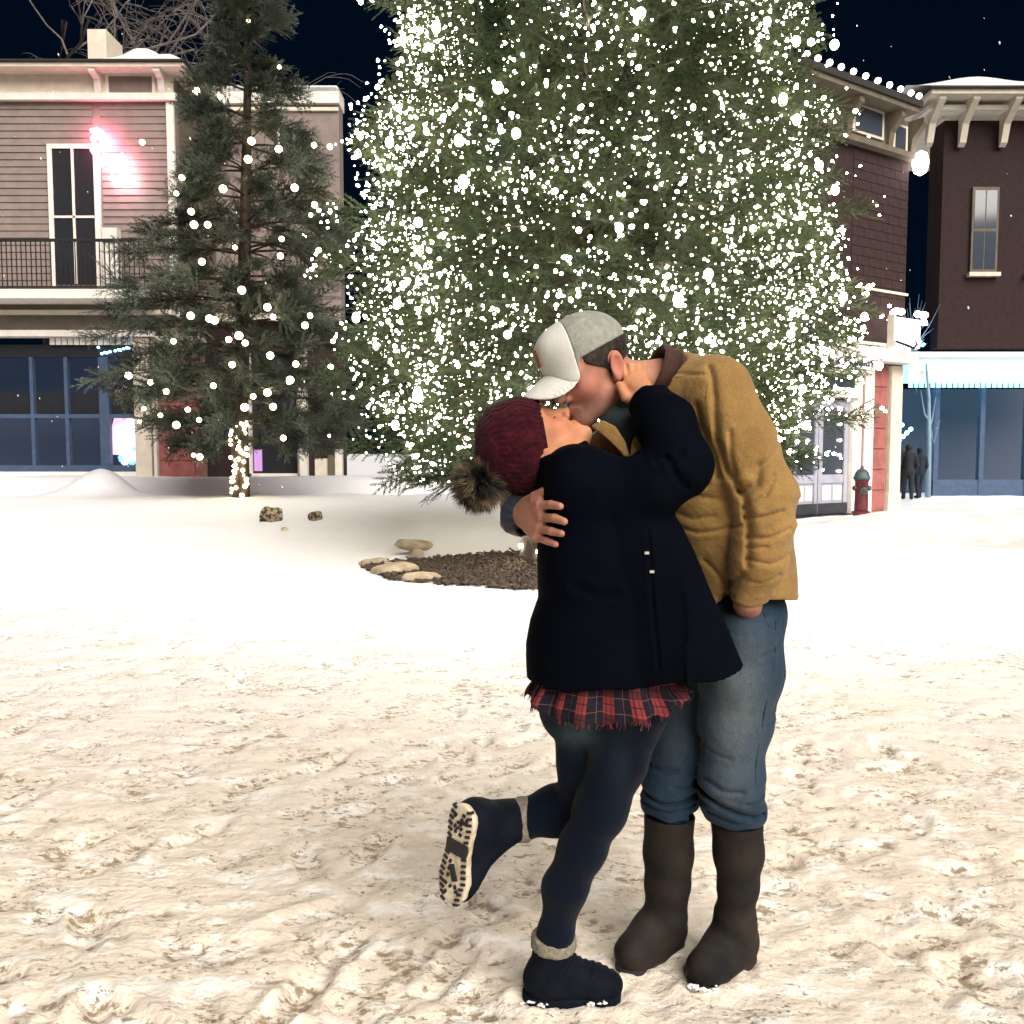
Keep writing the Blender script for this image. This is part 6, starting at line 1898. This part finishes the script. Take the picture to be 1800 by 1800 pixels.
# lamp on the corner
lamp = empty('wall_lamp', D.pt(s1, 0.1, dz(290, 1581)), 'oval white lamp glowing high on the corner of the brick shop', 'lamp')
MB().lathe([(0.02, -0.27), (0.13, -0.2), (0.18, 0), (0.13, 0.2), (0.02, 0.27)], D.pt(s1 + 0.10, 0.22, dz(290, 1581)), 14).build('globe', M_SIGNW.copy(), lamp, True)
lamp.children[0].data.materials[0].node_tree.nodes['Principled BSDF'].inputs['Emission Strength'].default_value = 7
MB().tube([D.pt(s1, 0.0, dz(276, 1581)), D.pt(s1 + 0.05, 0.2, dz(272, 1581)), D.pt(s1 + 0.1, 0.22, dz(278, 1581))], 0.03, 6).build('arm', M_IRON, lamp)
# ground floor
part(D, 'string_course', M_TRIM, corner, S(1500), s1 + 0.05, dz(517, 1560), dz(513, 1560), 0.015, 0.05)
part(D, 'cornice', M_WHITE, corner, S(1395), S(1578), dz(640, 1550), dz(622, 1550), 0.0, 0.42)
part(D, 'cornice_step', M_WHITE, corner, S(1395), S(1574), dz(622, 1550) + 0.003, dz(608, 1550), 0.0, 0.28)
# projecting lit sign
sgn = empty('hanging_sign', D.pt(S(1558), 0.4, dz(590, 1558)), 'glowing white square sign panel hanging off the corner shop above an iron hook', 'sign')
part(D, 'panel', M_SIGNW, sgn, S(1533), S(1579), dz(614, 1556), dz(564, 1556), 0.32, 0.44, bevel=0.02)
part(D, 'frame', M_WHITE, sgn, S(1531), S(1534), dz(616, 1556), dz(560, 1556), 0.30, 0.46)
MB().tube([D.pt(S(1532), 0.5, dz(606, 1550)), D.pt(S(1540), 0.62, dz(612, 1550)), D.pt(S(1552), 0.66, dz(617, 1550)), D.pt(S(1557), 0.66, dz(610, 1550)), D.pt(S(1555), 0.66, dz(606, 1550))], 0.03, 6).build('hook', M_IRON, sgn)
fairy('sign_bulb', 'round bulb glowing on top of the white hanging sign', 'bulbs on top of the white sign', M_WARM, [D.pt(S(p), 0.38, dz(553, 1556)) for p in (1540, 1549, 1577, 1585, 1590)] + [D.pt(S(1588), 0.38, dz(566, 1556))], 0.075)
# piers
for (a, b, m, o1, nm) in ((1490, 1506, M_WHITE, 0.09, 'pilaster'), (1506, 1512, M_REDBLOCK, 0.02, 'reveal'), (1512, 1528, M_WHITE, 0.07, 'pilaster'), (1556, 1575, M_TRIM, 0.10, 'pilaster')):
    part(D, nm, m, corner, S(a) + 0.002, S(b), -0.05, dz(641, 1530), 0.0, o1)
for (a, b) in ((1490, 1507), (1555, 1574)):
    part(D, 'pilaster_base', M_TRIM, corner, S(a) - 0.03, S(b) + 0.03, -0.05, 0.42, 0.0, 0.13, bevel=0.01)
pier = part(D, 'pier', M_MORTAR, corner, S(1529) + 0.002, S(1555), -0.05, dz(641, 1542), 0.0, 0.02)
k = 0; z = 0.05
PP = Plane(D.pt(0, 0.02, 0), D.e)
while z < dz(650, 1542):
    part(PP, 'block', M_REDBLOCK, pier, PP.s(1531), PP.s(1553), z, z + 0.44, 0.001, 0.03, bevel=0.01); z += 0.46; k += 1
# door with transom
door = empty('shop_door', D.pt(S(1440), 0.1, 0), None, None); attach(door, corner)
zd0, zd1 = 0.03, dz(703, 1440)
part(D, 'door_head', M_WHITE, corner, S(1385), S(1490), zd1 + 0.05, dz(682, 1450), 0.0, 0.30)
part(D, 'transom', M_GLASS, corner, S(1385), S(1490), dz(682, 1450) + 0.003, dz(657, 1450), 0.0, 0.12)
part(D, 'transom_bar', M_WHITE, corner, S(1385), S(1502), dz(657, 1450) + 0.003, dz(651, 1450), 0.0, 0.34)
M_SIGNTXT = emit('sign_backlit', (0.70, 0.62, 0.80), 0.7)
ts = part(D, 'name_board', M_SIGNTXT, corner, S(1440), S(1500), dz(649, 1470), dz(631, 1470), 0.30, 0.36)
for i in range(7):
    a = 1471 + i * 4.0
    part(D, 'letter', M_DARK, ts, S(a), S(a + 2.2), dz(646, 1480), dz(638 - (i % 2), 1480), 0.361, 0.37)
def leaf_(a, b, nm):
    f = []
    def q(x0, x1, z0, z1, o0, o1, m, name, par=door):
        return part(D, name, m, par, x0, x1, z0, z1, o0, o1)
    A0, B0 = S(a), S(b); st = (B0 - A0) * 0.14
    zg = dz(834, 1440)
    body_ = q(A0, B0, zd0, zd1, 0.05, 0.09, M_LAV, 'door_leaf')
    q(A0 + st, B0 - st, zg, zd1 - 0.16, 0.091, 0.10, M_GLASS, 'pane', body_)
    for x0, x1 in ((A0, A0 + st - 0.004), (B0 - st + 0.004, B0)):
        q(x0 + 0.004, x1, zd0 + 0.02, zd1, 0.0915, 0.125, M_LAV, 'stile', body_)
    for z0, z1 in ((zd1 - 0.16, zd1), (zg - 0.18, zg - 0.003)):
        q(A0 + st, B0 - st, z0, z1, 0.0915, 0.12, M_LAV, 'rail', body_)
    w = (B0 - A0 - 2 * st)
    for i in range(2):
        q(A0 + st + w * (0.06 + 0.5 * i), A0 + st + w * (0.44 + 0.5 * i), 0.33, zg - 0.24, 0.0915, 0.105, M_WHITE, 'panel', body_)
    q(A0 + 0.01, B0 - 0.01, zd0 + 0.01, 0.27, 0.126, 0.135, M_KICK, 'kick_plate', body_)
leaf_(1386, 1428, 'l'); leaf_(1429, 1481, 'r')
MB().tube([D.pt(S(1424), 0.10, 1.0), D.pt(S(1424), 0.2, 1.0), D.pt(S(1424), 0.2, 1.35), D.pt(S(1424), 0.10, 1.35)], 0.018, 6).build('handle', M_IRON, door)
part(D, 'door_jamb', M_WHITE, corner, S(1482), S(1490), -0.02, zd1 + 0.047, 0.0, 0.22)
part(D, 'threshold', M_IRON, corner, S(1380), S(1490), -0.03, 0.028, 0.0, 0.30)
door_glints = [D.pt(S(1466), 0.13, dz(p, 1466)) for p in (720, 746, 774, 800, 828)]  # glowing beads stand in for reflections in the door glass
fairy('door_glint', 'small glowing bead standing for a light mirrored in the lavender shop door glass', 'bead reflections down the lavender door', M_WARM, door_glints, 0.035)

# ---------------------------------------------------------------- lit shop beyond, at the far right
E = Plane((0, 27.5), (1, 0))
def ex(px): return E.s(px)
def ez_(py): return E.z(py, s=0)
far = empty('far_shop', (ex(1680), 27.5, 0), 'distant shop glowing cyan behind the corner shop at far right, snow on its overhanging roof', 'shop')
part(E, 'wall', M_BRICKDK, far, ex(1640), ex(1960), ez_(612) , ez_(212), -0.5, 0.0)
part(E, 'side_wall', M_BRICKDK, far, ex(1640), ex(1640) + 0.3, ez_(560), ez_(212), -0.9, -0.51)
part(E, 'frieze', M_TRIM, far, ex(1632), ex(1960), ez_(212), E.zo(164, 1.1) - 0.003, -0.5, 0.12)
part(E, 'moulding', M_WHITE, far, ex(1596), ex(1960), ez_(206), ez_(198), -0.5, 0.62)
part(E, 'soffit', M_TRIM, far, ex(1588), ex(1960), E.zo(164, 1.1), E.zo(156, 1.1), -6, 1.1)
part(E, 'roof_edge', M_ROOF, far, ex(1584), ex(1960), E.zo(156, 1.1) + 0.003, E.zo(150, 1.2), -6, 1.2)
roof_snow(E, ex(1545), ex(1960), 1.15, -6, E.zo(150, 1.2) + 0.004, 0.75, 'roof_snow', far, 3)
for px in (1604, 1660, 1730, 1800):
    mb = MB(); a0 = ex(px); a1 = a0 + 0.2; zt_ = E.zo(164, 1.1) - 0.003
    prof = [(0.13, zt_ - 1.2), (0.25, zt_ - 1.1), (0.4, zt_ - 0.6), (1.0, zt_ - 0.1), (1.0, zt_), (0.13, zt_)]
    vs = [E.pt(a0, o, zz) for o, zz in prof] + [E.pt(a1, o, zz) for o, zz in prof]; n = len(prof)
    mb.add(vs, [tuple(range(n)), tuple(range(2 * n - 1, n - 1, -1))] + [(i, n + i, n + (i + 1) % n, (i + 1) % n) for i in range(n)])
    mb.build('bracket', M_TRIM, far)
for px in (1690, 1790):
    w = part(E, 'upper_window', M_TAUPE, far, ex(px), ex(px + 46), ez_(480), ez_(330), 0.003, 0.09)
    for (a, b, c, d) in ((4, 22, 474, 408), (24, 42, 474, 408), (4, 22, 402, 336), (24, 42, 402, 336)):
        part(E, 'pane', M_GLASS, w, ex(px + a), ex(px + b), ez_(c), ez_(d), 0.091, 0.10)
    part(E, 'sill', M_TRIM, w, ex(px - 4), ex(px + 50), ez_(487), ez_(480) - 0.003, 0.003, 0.2)
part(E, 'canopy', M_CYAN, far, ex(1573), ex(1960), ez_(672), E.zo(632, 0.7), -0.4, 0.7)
part(E, 'canopy_top', M_SNOWCAP, far, ex(1571), ex(1960), E.zo(632, 0.7) + 0.003, E.zo(618, 0.8), -0.5, 0.8, bevel=0.06)
part(E, 'canopy_stripe', M_WHITE, far, ex(1573), ex(1960), ez_(662), ez_(655), 0.703, 0.74)
part(E, 'shop_back', M_SHOPLIT, far, ex(1573), ex(1960), 0, ez_(672), -3.0, -2.9)
part(E, 'side_wall', M_TRIM, far, ex(1566), ex(1573), -0.1, ez_(612), -3.0, 0.1)
for i in range(26):
    a = 1575 + 9.5 * i
    if a > 1800: break
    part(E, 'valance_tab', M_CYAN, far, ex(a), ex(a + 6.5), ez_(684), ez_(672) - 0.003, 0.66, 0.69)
for px in (1640, 1720, 1800):
    part(E, 'mullion', M_BLUEFR, far, ex(px), ex(px + 8), -0.05, ez_(672), -0.2, 0.0)
part(E, 'stall_riser', M_BLUEFR, far, ex(1640), ex(1960), -0.05, 0.5, -0.25, -0.02)
fairy('fairy_light', 'pale blue light glowing among the goods under the far cyan canopy', 'blue lights under the far canopy', M_BLUEL, [E.pt(ex(1574 + 46 * ((i * 0.618) % 1)), -0.6 - (i % 3) * 0.4, ez_(735 + 60 * ((i * 0.37 + 0.2) % 1))) for i in range(16)], 0.07)
# a small blue lit tree on the canopy and a slim bare trunk before the window
bt = empty('lit_shrub', E.pt(ex(1604), -0.3, ez_(612)), 'small frosty shrub lit blue above the far cyan canopy', 'shrub')
M_FROST = mat('frosty_twig', (0.22, 0.32, 0.42), 0.8)
mb = MB()
for i in range(70):
    p = E.pt(ex(1602), -0.2, ez_(614)); d = rr.normal(size=3) * [0.35, 0.25, 0.5] + [0, 0, 0.5]
    mb.tube([p, p + d * 0.6 + rr.normal(size=3) * 0.04, p + d * 1.15], [0.02, 0.012, 0.004], 4, cap=False)
o = mb.build('twigs', M_FROST, bt); o['kind'] = 'stuff'
fairy('shrub_light', 'tiny blue light on the frosty shrub above the far canopy', 'blue lights on the frosty shrub', M_BLUEL, [E.pt(ex(1582 + 40 * ((i * 0.618) % 1)), 0.0, ez_(610 - 42 * ((i * 0.37) % 1))) for i in range(14)], 0.045)
tk = empty('bare_tree', E.pt(ex(1608), 0.9, 0), 'thin pale bare tree standing before the far lit window', 'bare tree')
MB().tube([E.pt(ex(1608), 0.9, -0.1), E.pt(ex(1607), 0.9, 1.6), E.pt(ex(1604), 0.9, 3.0), E.pt(ex(1598), 0.9, 4.0)], [0.09, 0.07, 0.05, 0.03], 7).build('trunk', M_FROST, tk, True)
for (a, b) in ((1590, 690), (1616, 700), (1624, 740)):
    MB().tube([E.pt(ex(1606), 0.9, 2.0 + 0.3 * rr.random()), E.pt(ex((1606 + a) / 2), 0.9, ez_(b + 40)), E.pt(ex(a), 0.9, ez_(b))], [0.04, 0.025, 0.01], 5).build('limb', M_FROST, tk)
# ================================================================== HYDRANT, PASSERS-BY, SMALL THINGS
M_HYD = mat('hydrant_red', (0.13, 0.012, 0.018), 0.5, col2=(0.085, 0.009, 0.014), scale=10, spec=0.5)
M_HYDG = mat('hydrant_grey', (0.075, 0.105, 0.11), 0.5, col2=(0.05, 0.07, 0.075), scale=12)
hp = on_ground(1513, 915); hp = np.array([hp[0], hp[1], hp[2]])
hyd = empty('fire_hydrant', hp, 'dark red fire hydrant with grey green cap in dirty snow by the corner shop', 'fire hydrant')
u = (hp[1] + 0.05) / F_PX
def hz(py): return float(W(1513, py, hp[1])[2])
b0 = np.array([hp[0], hp[1], 0])
MB().lathe([(0.13, hz(918)), (0.13, hz(886)), (0.125, hz(870)), (0.125, hz(846)), (0.14, hz(845)), (0.14, hz(843))], b0, 20).build('barrel', M_HYD, hyd, True)
MB().lathe([(0.02, hz(922)), (0.12, hz(910)), (0.185, hz(903)), (0.19, hz(899)), (0.13, hz(898))], b0, 8).build('base_flange', M_HYD, hyd)
MB().lathe([(0.155, hz(843)), (0.165, hz(840)), (0.15, hz(838)), (0.125, hz(831)), (0.085, hz(826)), (0.035, hz(824)), (0.03, hz(819)), (0.015, hz(819))], b0, 18).build('bonnet', M_HYDG, hyd, True)
fd = np.array([-0.1, -1, 0]); fd /= np.linalg.norm(fd)
MB().lathe([(0.075, 0.10), (0.075, 0.17), (0.06, 0.19), (0.02, 0.195), (0.02, 0.215)], b0 + [0, 0, hz(862)], 14, fd).build('nozzle_cap', M_HYDG, hyd, True)
for sd in (-1, 1):
    MB().lathe([(0.05, 0.10), (0.05, 0.16), (0.04, 0.18), (0.015, 0.185)], b0 + [0, 0, hz(858)], 12, np.array([sd, -0.15, 0])).build('side_cap', M_HYD if sd < 0 else M_HYDG, hyd, True)
for k in range(8):
    a = k * math.pi / 4
    MB().lathe([(0.012, 0), (0.012, 0.02)], b0 + [0.145 * math.cos(a), 0.145 * math.sin(a), hz(843)], 6).build('bolt', M_HYDG, hyd)

# distant passers-by, seen dark against the lit shop
M_NAVYC = mat('navy_clothes', (0.012, 0.018, 0.030), 0.8)
M_GREYC = mat('charcoal_clothes', (0.018, 0.020, 0.026), 0.8)
M_FAIRS = mat('face_skin', (0.40, 0.22, 0.15), 0.6)
def passer(px, Y, hgt, label, turn, m, seed):
    c = np.array([W(px, 870, Y)[0], Y, 0.0])
    t = empty('person', c, label, 'person', 'people walking past the far shop')
    k = hgt / 1.7; r = np.random.default_rng(seed)
    cs, sn = math.cos(turn), math.sin(turn)
    def p(x, y, z): return c + np.array([(x * cs - y * sn) * k, (x * sn + y * cs) * k, z * k])
    def bodyf(P):
        d = ell(P, p(0, 0.01, 1.56), np.array([0.080, 0.095, 0.115]) * k)
        d = smin(d, rc(P, p(0, 0, 1.48), p(0, 0, 1.38), 0.06 * k, 0.08 * k), 0.03)
        d = smin(d, limb(P, [p(0, 0, 1.34), p(0, 0, 1.1), p(0, 0, 0.88)], [0.16 * k, 0.15 * k, 0.17 * k], 0.05), 0.05)
        d = smin(d, rc(P, p(-0.15, 0, 1.36), p(0.15, 0, 1.36), 0.09 * k, 0.09 * k), 0.04)
        for s in (-1, 1):
            d = smin(d, limb(P, [p(0.20 * s, 0, 1.34), p(0.25 * s, -0.02, 1.08), p(0.22 * s, 0.08, 0.84)], [0.075 * k, 0.062 * k, 0.05 * k], 0.02), 0.03)
            st = 0.10 * s * (1 if seed % 2 else -1)
            d = smin(d, limb(P, [p(0.09 * s, 0, 0.88), p(0.10 * s, st * 0.5 + 0.02, 0.48), p(0.10 * s, st, 0.10)], [0.105 * k, 0.075 * k, 0.055 * k], 0.02), 0.03)
            d = smin(d, rc(P, p(0.10 * s, st - 0.02, 0.06), p(0.11 * s, st + 0.14, 0.05), 0.055 * k, 0.045 * k), 0.02)
        return d
    sdf_mesh('body', bodyf, c + [-0.5, -0.5, -0.05], c + [0.5, 0.5, 1.8], 0.018, m, t)
    sdf_mesh('hood' if seed % 2 else 'hat', lambda P: np.maximum(ell(P, p(0, -0.005, 1.585), np.array([0.095, 0.112, 0.118]) * k), p(0, 0, 1.55)[2] - P[:, 2]), c + [-0.3, -0.3, 1.2], c + [0.3, 0.3, 1.9], 0.015, M_GREYC, t)
passer(1579, 25.6, 1.50, 'dark clad person with hands down before the blue lit shop, nearer the cream pilaster', 0.4, M_NAVYC, 1)
passer(1595, 25.2, 1.58, 'taller dark clad person walking beside another before the blue lit shop', -0.3, M_GREYC, 2)
passer(1615, 26.0, 1.50, 'dark clad person close to the thin bare tree before the far shop', 0.2, M_NAVYC, 3)

# a rusty rod end sticking out of the snow heap at the far left
q = on_ground(186, 838)
rod = MB().tube([q + [-0.5, 0.1, 0.02], q + [0.16, -0.1, -0.05]], 0.045, 7).build('rusty_pipe', mat('rust', (0.22, 0.07, 0.03), 0.9, col2=(0.10, 0.035, 0.02), scale=20))
tag(rod, 'short rusty pipe lying in the snow heap at the far left', 'pipe')
# thin falling flakes
def flakes():
    r = np.random.default_rng(17); n = 260
    c = np.stack([r.uniform(-9, 10, n), r.uniform(5, 17, n), r.uniform(0.5, 9, n)], -1)
    s = r.uniform(0.004, 0.008, n)
    d = np.array([0.25, 0, -1.0])
    V0, F0 = ICO0
    V = V0[None] * s[:, None, None] + (V0 @ d)[None, :, None] * d * (s * 0.9)[:, None, None] + c[:, None, :]
    F = (F0[None] + (np.arange(n) * len(V0))[:, None, None]).reshape(-1, 3)
    o = mesh_np('snowflakes', V.reshape(-1, 3), F, mat('flake', (0.8, 0.8, 0.82), 0.7))
    tag(o, 'fine snowflakes drifting down through the night air', 'snow', None, 'stuff')
flakes()
